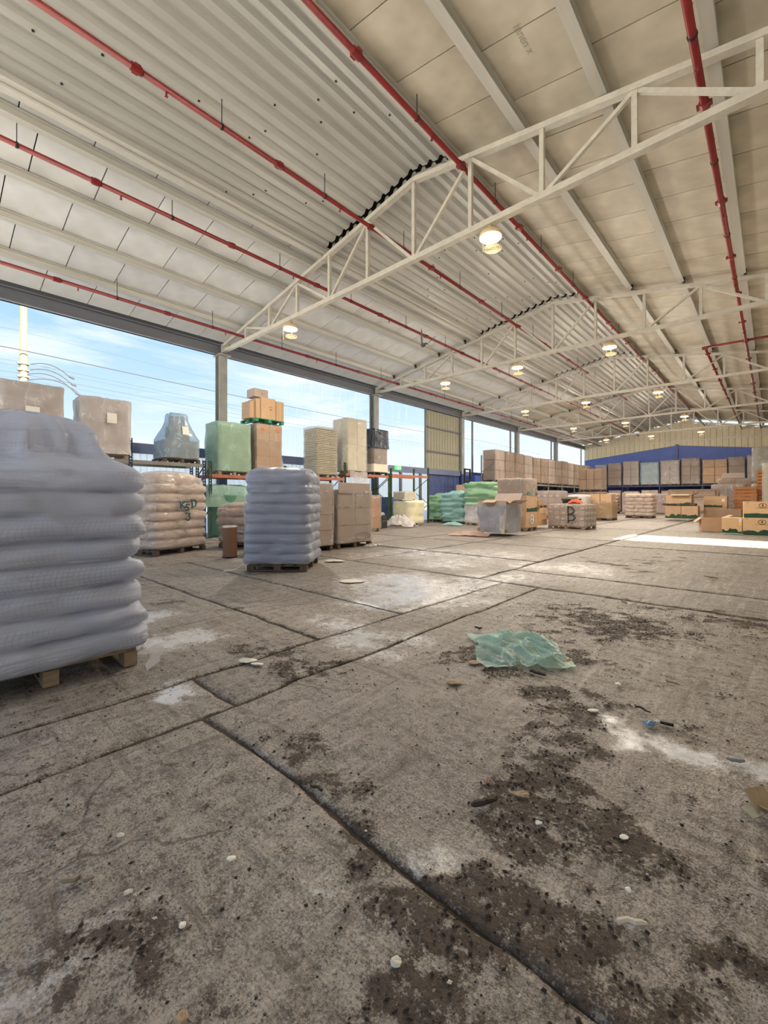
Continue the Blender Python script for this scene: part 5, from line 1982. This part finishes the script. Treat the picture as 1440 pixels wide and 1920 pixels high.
RZ = math.radians(4)
printed_carton('right lower tan carton with oval logo, green print and stickers', -.42, 22.15, 0, .98, .7, .66, RZ, 241, .36)
printed_carton('left lower tan carton without logo, white and yellow sticker on its edge', -1.24, 22.12, 0, .62, .7, .64, RZ, 243, .26, False)
printed_carton('upper tan carton with oval logo and green foliage print', -.40, 22.15, .665, .96, .7, .62, RZ, 245)
t = thing('collapsed_carton', 'sagging open brown carton left of the tan printed cartons', 'carton', (-1.95, 23.0, 0), .25)
open_carton(t, .8, .7, .58, M_CARD, 0, 'lr', .3)
cloth_heap('film_scrap', 'pale film scrap at the foot of the tan printed cartons', 'plastic', -1.2, 21.6, .35, .1, .06, F_AQUA, 247)

# ================================================================== OUTDOORS
pole = thing('utility_pole', 'tall cream concrete utility pole outside the open left wall', 'pole', (-30.0, 3.8, -.16))
M_POLE = mat('cream_concrete', (112, 100, 74), .8, var=.15, vscale=3)
MB().tube([(0, 0, 0), (0, 0, 7), (0, 0, 14.5)], [.24, .19, .13], 12).build('shaft', M_POLE, pole, True)
M_WIRE = mat('wire_black', (44, 46, 52), .6)
for zz in (7.8, 8.15, 8.5, 8.85):
    MB().box((.2, -.22, zz), (.10, .16, .10)).build('insulator', M_WIRE, pole)
    MB().box((0, 0, zz), (.46, .46, .05)).build('clamp_band', M_POLE, pole)
for zz, ex, dz in ((8.75, 2.0, -.35), (8.45, 2.1, -.45), (8.25, 2.3, -.75), (7.95, 2.6, -.55)):
    pts = [(.1, ex * f, zz + .42 * math.sin(f * math.pi * .85) + dz * f * f) for f in np.linspace(0.05, 1, 12)]
    MB().tube(pts, .03, 5).build('cable_loop', M_WIRE, pole)
    e = pts[-1]
    MB().tube([(e[0], e[1], e[2]), (e[0], e[1] + .25, e[2] - .08)], .07, 6).build('cable_end', M_WIRE, pole)
for i, (x, z, r, sag) in enumerate(((-29.6, 9.35, .028, .35), (-30.2, 8.85, .008, .5), (-29.9, 8.55, .007, .5), (-30.3, 8.25, .010, .5), (-30.0, 7.9, .006, .5), (-30.4, 10.6, .006, .6))):
    pts = []
    for y in np.linspace(-40, 110, 46):
        f = ((y - 3.8) % 50) / 50
        pts.append((x, y, z - sag * 4 * f * (1 - f)))
    o = MB().tube(pts, r, 5).build('power_line', M_WIRE)
    tag(o, 'overhead power line beyond the open wall, %s from the top' % ['thick dark one, second', 'third', 'fourth', 'fifth', 'lowest, sixth', 'faint topmost, first'][i], 'wire', 'overhead power lines')

M_LEAF = mat('dry_green_leaves', (120, 126, 84), .7, rand=.2)


def tree(label, x, y, h, r, seed):
    t = thing('tree', label, 'tree', (x, y, -.16))
    MB().tube([(0, 0, 0), (.1, 0, h * .5), (0, .1, h * .85)], [.16, .11, .04], 8).build('trunk', M_WOODD, t, True)
    rr = random.Random(seed)
    mb = MB()
    for i in range(1400):
        a, b = rr.uniform(0, 2 * math.pi), math.acos(rr.uniform(-1, 1))
        q = r * rr.random() ** .4
        c = Vector((q * math.sin(b) * math.cos(a), q * math.sin(b) * math.sin(a), h * .85 + q * .8 * math.cos(b)))
        d = Vector((rr.uniform(-1, 1), rr.uniform(-1, 1), rr.uniform(-1, 1))).normalized() * .10
        e = d.orthogonal().normalized() * .06
        mb.add([c - d, c + e, c + d, c - e], [(0, 1, 2, 3)])
    f = mb.build('foliage', M_LEAF, t)
    f['kind'] = 'stuff'


tree('small leafy tree seen outside past the brown carton pair', -25.0, 17.6, 3.5, 1.1, 3)

# ================================================================== BIRD
def pigeon():
    rows = []
    n = 12
    prof = [(-.19, .012, .0), (-.15, .03, .0), (-.10, .045, 0), (-.04, .062, -.004), (.03, .066, -.006), (.09, .05, .004), (.12, .036, .016), (.145, .034, .026), (.17, .028, .030), (.185, .012, .028), (.205, .003, .022)]
    for x, r, z in prof:
        rows.append([(x, r * math.cos(2 * math.pi * i / n), z + r * .9 * math.sin(2 * math.pi * i / n)) for i in range(n)])
    mb = MB().grid(rows, close=True)
    # tail fan
    mb.add([(-.17, -.02, 0), (-.17, .02, 0), (-.30, .07, -.01), (-.31, 0, -.012), (-.30, -.07, -.01), (-.17, -.02, .008), (-.17, .02, .008), (-.30, .07, -.004), (-.31, 0, -.006), (-.30, -.07, -.004)],
           [(0, 1, 2, 3), (0, 3, 4), (8, 7, 6, 5), (9, 8, 5), (1, 6, 7, 2), (2, 7, 8, 3), (3, 8, 9, 4), (4, 9, 5, 0)])
    # wings raised
    for s_ in (-1, 1):
        top, bot = [], []
        for f, ch, up in ((0, .13, 0), (.25, .15, .07), (.5, .14, .17), (.75, .11, .28), (.92, .06, .35), (1, .015, .37)):
            y = s_ * (.04 + .22 * f)
            sh = -.06 * f * f * 1.6
            top.append([(.07 + sh, y, .02 + up + .006), (.07 + sh - ch * .4, y, .03 + up + .006), (.07 + sh - ch, y, .015 + up + .003)])
            bot.append([(.07 + sh, y, .02 + up - .004), (.07 + sh - ch * .4, y, .024 + up), (.07 + sh - ch, y, .015 + up - .002)])
        mb.grid(top)
        mb.grid([list(reversed(r)) for r in bot])
    return mb.mesh('pigeon', True)


M_BIRD = mat('grey_feathers', (74, 74, 82), .7, var=.4, vscale=14)
b_ = obj('pigeon', pigeon(), M_BIRD, None, (-7.9, 10.4, 6.10), (.35, -.15, math.radians(150)))
tag(b_, 'dark grey pigeon flying under the roof with wings raised', 'bird')

# ================================================================== LITTER ON THE FLOOR
PAPER = mat('dirty_paper', (214, 208, 196), .8, var=.2, vscale=20)
STICKM = mat('weathered_stick', (150, 136, 118), .85, var=.3, vscale=20)
DARKST = mat('dark_wood_scrap', (58, 48, 42), .85, var=.3, vscale=20)
CARDSC = mat('cardboard_scrap', (170, 146, 118), .8, var=.2, vscale=15)


def ground_pt(px, py):
    p = gp(px, py)
    return p


def stick(label, x0, y0, x1, y1, r, m, seed=0, cat='stick', name='stick', bend=.01):
    a, b = ground_pt(x0, y0), ground_pt(x1, y1)
    rr = random.Random(seed)
    pts = []
    for i in range(6):
        f = i / 5
        p = a.lerp(b, f)
        pts.append((p.x + rr.uniform(-bend, bend), p.y + rr.uniform(-bend, bend), r * .8 + .004 + rr.uniform(0, .004)))
    o = MB().tube(pts, [r * q for q in (.6, 1, .9, 1.05, .9, .45)], 6).build(name, m)
    return tag(o, label, cat)


stick('long pale bent stick with a dark end, lower left floor', 105, 1662, 180, 1648, .009, STICKM, 1, bend=.012)
stick('flat wood sliver lying left of centre on the near floor', 297, 1437, 332, 1436, .010, STICKM, 2)
stick('short dark sliver on the earth-filled joint', 583, 1478, 606, 1488, .008, DARKST, 3)
stick('dark wood scrap with a light tip by the soil patch', 888, 1515, 926, 1506, .014, DARKST, 4)
stick('long thin stick crossing the dark soil, right of centre', 1073, 1541, 1105, 1556, .006, STICKM, 5)
stick('thick pale stick on the floor at lower right', 1152, 1733, 1212, 1736, .010, mat('pale_stick', (196, 186, 170), .8), 6)
stick('upright thin reddish splinter near the soil patch', 917, 1460, 921, 1478, .005, mat('red_splinter', (140, 100, 78), .8), 7)
stick('thin pale twig pointing down-right on the soil', 1058, 1480, 1068, 1493, .005, STICKM, 8)
stick('grey strip on the cracked floor at the right', 1362, 1425, 1400, 1432, .010, mat('grey_strip', (120, 124, 124), .6), 9, 'strip', 'grey_strip')
stick('dark strip of wood just below the aqua plastic sheet', 993, 1261, 1024, 1269, .012, DARKST, 10)
stick('dark splinter above the aqua plastic sheet', 890, 1178, 905, 1181, .010, DARKST, 11)
stick('thin dark twig on the right floor beyond the blue scrap', 1190, 1325, 1218, 1338, .007, DARKST, 12)
stick('pale flat stick on the far right floor', 1322, 1082, 1345, 1086, .02, STICKM, 13)
stick('brown twig lying right of the aqua sheet', 1250, 1279, 1276, 1287, .008, STICKM, 14)
stick('short pale stub lying in the wheel track at right', 1165, 1130, 1176, 1133, .014, STICKM, 15)


def scrap(label, px, py, w, d, h, m, seed, cat='scrap', name='scrap', rz=0.0):
    """small crumpled flake: bent thick plate"""
    p = ground_pt(px, py)
    rr = np.random.RandomState(seed)
    n = 7
    rows, low = [], []
    for j in range(n):
        row, lw = [], []
        for i in range(n):
            u, v = i / (n - 1) * 2 - 1, j / (n - 1) * 2 - 1
            k = 1 - .25 * (abs(u) * abs(v)) + .16 * (rr.rand() - .5)
            z = h * .7 * (.25 + .75 * vn(u * 1.5 + 3, v * 1.5 + 7, seed)) * (1 - .5 * min(1, u * u + v * v)) + .004
            row.append((u * w / 2 * k, v * d / 2 * k, z))
            lw.append((u * w / 2 * k, v * d / 2 * k, max(.001, z - .004)))
        rows.append(row)
        low.append(list(reversed(lw)))
    mb = MB().grid(rows).grid(low)
    o = mb.build(name, m, None, False, (p.x, p.y, .0), (0, 0, rz + YAW))
    return tag(o, label, cat)


WCHIP = mat('white_chip', (230, 226, 216), .7)
scrap('torn white paper beside the dark patch at left', 465, 1241, .16, .10, .05, WCHIP, 1, 'paper', 'torn_paper')
scrap('thin white paper tail next to the torn white paper', 482, 1246, .12, .05, .02, WCHIP, 2, 'paper', 'torn_paper', -.2)
scrap('torn brown paper right of the aqua plastic sheet', 1062, 1243, .12, .08, .06, CARDSC, 3, 'paper', 'brown_paper', .4)
scrap('flat pale cardboard piece left of the aqua plastic sheet', 889, 1243, .10, .08, .02, CARDSC, 4, 'cardboard', 'cardboard_piece')
scrap('tan wood flake on the soil patch', 978, 1492, .07, .04, .03, CARDSC, 5, 'wood chip', 'wood_flake')
scrap('crumpled blue film scrap on the pale floor at right', 1218, 1360, .07, .06, .05, mat('blue_scrap', (84, 124, 160), .4), 6, 'plastic', 'blue_scrap')
scrap('white bottle cap on the right floor', 1159, 1284, .04, .04, .03, WCHIP, 7, 'cap', 'bottle_cap')
scrap('white chip beside the pale worn patch', 1112, 1334, .07, .04, .025, WCHIP, 8, 'chip', 'white_chip')
scrap('scattered leaf scrap in front of the aqua sheet', 852, 1280, .12, .10, .03, CARDSC, 9, 'leaf', 'dry_leaf')
scrap('bright white chip on the left near floor', 434, 1612, .035, .025, .02, WCHIP, 10, 'chip', 'white_chip')
scrap('bright white chip at lower left, alone', 342, 1737, .022, .022, .016, WCHIP, 11, 'chip', 'white_chip')
scrap('pale elongated chip left of the bright white one', 240, 1675, .03, .02, .014, PAPER, 12, 'chip', 'white_chip', .6)
scrap('pale chip near the wood sliver', 226, 1568, .03, .02, .015, PAPER, 13, 'chip', 'white_chip')
scrap('white lump on the dark soil at right of centre', 1170, 1572, .035, .025, .02, WCHIP, 14, 'chip', 'white_chip')
scrap('white lump beside the thin stick on the soil', 1010, 1545, .03, .02, .018, WCHIP, 15, 'chip', 'white_chip')
scrap('single white chip on the wheel-marked floor at lower right', 1178, 1671, .02, .02, .014, WCHIP, 16, 'chip', 'white_chip')
scrap('tan chip at the bottom edge of the picture', 340, 1912, .035, .03, .02, CARDSC, 17, 'wood chip', 'wood_flake', .8)
scrap('grey-white lump at the bottom centre left', 742, 1808, .035, .03, .025, PAPER, 18, 'chip', 'white_chip')
scrap('pale paper scraps on the floor right of the grey bag stack', 628, 1053, .45, .25, .08, PAPER, 19, 'paper', 'paper_scrap')
scrap('flat pale paper sheet on the wet slab', 660, 1090, .40, .30, .015, PAPER, 20, 'paper', 'paper_sheet')

# black and white lighter
p = gp(1256, 1362)
t = thing('lighter', 'black and white tube lying beside the blue film scrap', 'lighter', (p.x, p.y, .012), YAW - .6)
MB().tube([(-.05, 0, 0), (.02, 0, 0)], .010, 8).build('tube_body', M_BLACK, t, True)
MB().tube([(-.075, 0, 0), (-.05, 0, 0)], .008, 8).build('white_end', WCHIP, t, True)
# broken carton at the right edge
p = gp(1432, 1525)
t = thing('broken_cardboard', 'broken folded cardboard piece at the right edge of the near floor', 'cardboard', (p.x, p.y, 0), YAW)
for i, (dx, dy, dz, sx_, sy_, rx_, ry_, rz_) in enumerate(((0, .02, .07, .20, .16, .9, .1, .3), (-.09, -.02, .03, .10, .09, .25, -.2, .2), (.02, -.03, .035, .16, .10, -.4, .3, -.5), (-.02, .10, .06, .06, .2, .2, .9, .1))):
    MB().box((dx * .7, dy * .7, dz * .7), (sx_ * .62, sy_ * .62, .006), Euler((rx_, ry_, rz_)).to_matrix()).build('folded_panel', mat('grey_board', (170, 162, 142), .8, var=.2, vscale=15) if i % 2 else CARDSC, t)

# aqua plastic sheet
p = gp(968, 1219)
cloth_heap('plastic_sheet', 'crumpled aqua plastic sheet lying alone on the near floor', 'plastic sheet', p.x, p.y, .37, .40, .13, F_AQUA, 305, YAW, n=90, cut=.34, fr=1.25, sharp=.35)

# loose earth and grit, too many to count
def scatter(name, label, cat, N_, m, fld, smin, smax, seed, area, flat=.7, dmax=9.0):
    rs = np.random.RandomState(seed)
    xs = rs.uniform(area[0], area[1], N_)
    ys = rs.uniform(area[2], area[3], N_)
    w = fld(xs, ys)
    keep = rs.rand(N_) < w
    xs, ys = xs[keep], ys[keep]
    n = len(xs)
    base = np.array([(1, 0, 0), (-1, 0, 0), (0, 1, 0), (0, -1, 0), (0, 0, 1), (0, 0, -.6)], float)
    tris = np.array([(0, 2, 4), (2, 1, 4), (1, 3, 4), (3, 0, 4), (2, 0, 5), (1, 2, 5), (3, 1, 5), (0, 3, 5)])
    sz = smin + (smax - smin) * rs.rand(n) ** 3.5
    V = base[None] * (1 + .5 * (rs.rand(n, 6, 1) - .5)) * sz[:, None, None]
    V[:, :, 2] *= flat
    a = rs.rand(n) * 6.28
    ca, sa = np.cos(a)[:, None], np.sin(a)[:, None]
    st = 1 + .8 * rs.rand(n)[:, None]
    X = V[:, :, 0] * st * ca - V[:, :, 1] * sa
    Y = V[:, :, 0] * st * sa + V[:, :, 1] * ca
    V[:, :, 0], V[:, :, 1] = X + xs[:, None], Y + ys[:, None]
    V[:, :, 2] += (-.004 + sz * .25)[:, None]
    F = (tris[None] + 6 * np.arange(n)[:, None, None]).reshape(-1, 3)
    me = bpy.data.meshes.new(name)
    me.from_pydata(V.reshape(-1, 3).tolist(), [], F.tolist())
    me.update()
    o = obj(name, me, m)
    o['kind'] = 'stuff'
    return tag(o, label, cat)


M_CLOD = mat('dark_earth', (52, 42, 35), .95, var=.35, vscale=40)
scatter('earth_crumbs', 'dark crumbs of earth strewn over the worn floor', 'earth', 150000, M_CLOD, lambda x, y: np.clip(soil_field(x, y) - .15, 0, 1) * .6 + .02, .0015, .009, 4, (-4.2, .2, .3, 6.4))
scatter('pale_grit', 'pale grit and chips strewn over the near floor', 'grit', 9000, mat('pale_grit', (206, 198, 186), .8, var=.2, vscale=50), lambda x, y: .04 + .10 * soil_field(x, y), .0015, .007, 5, (-4.0, .2, .3, 6.4))
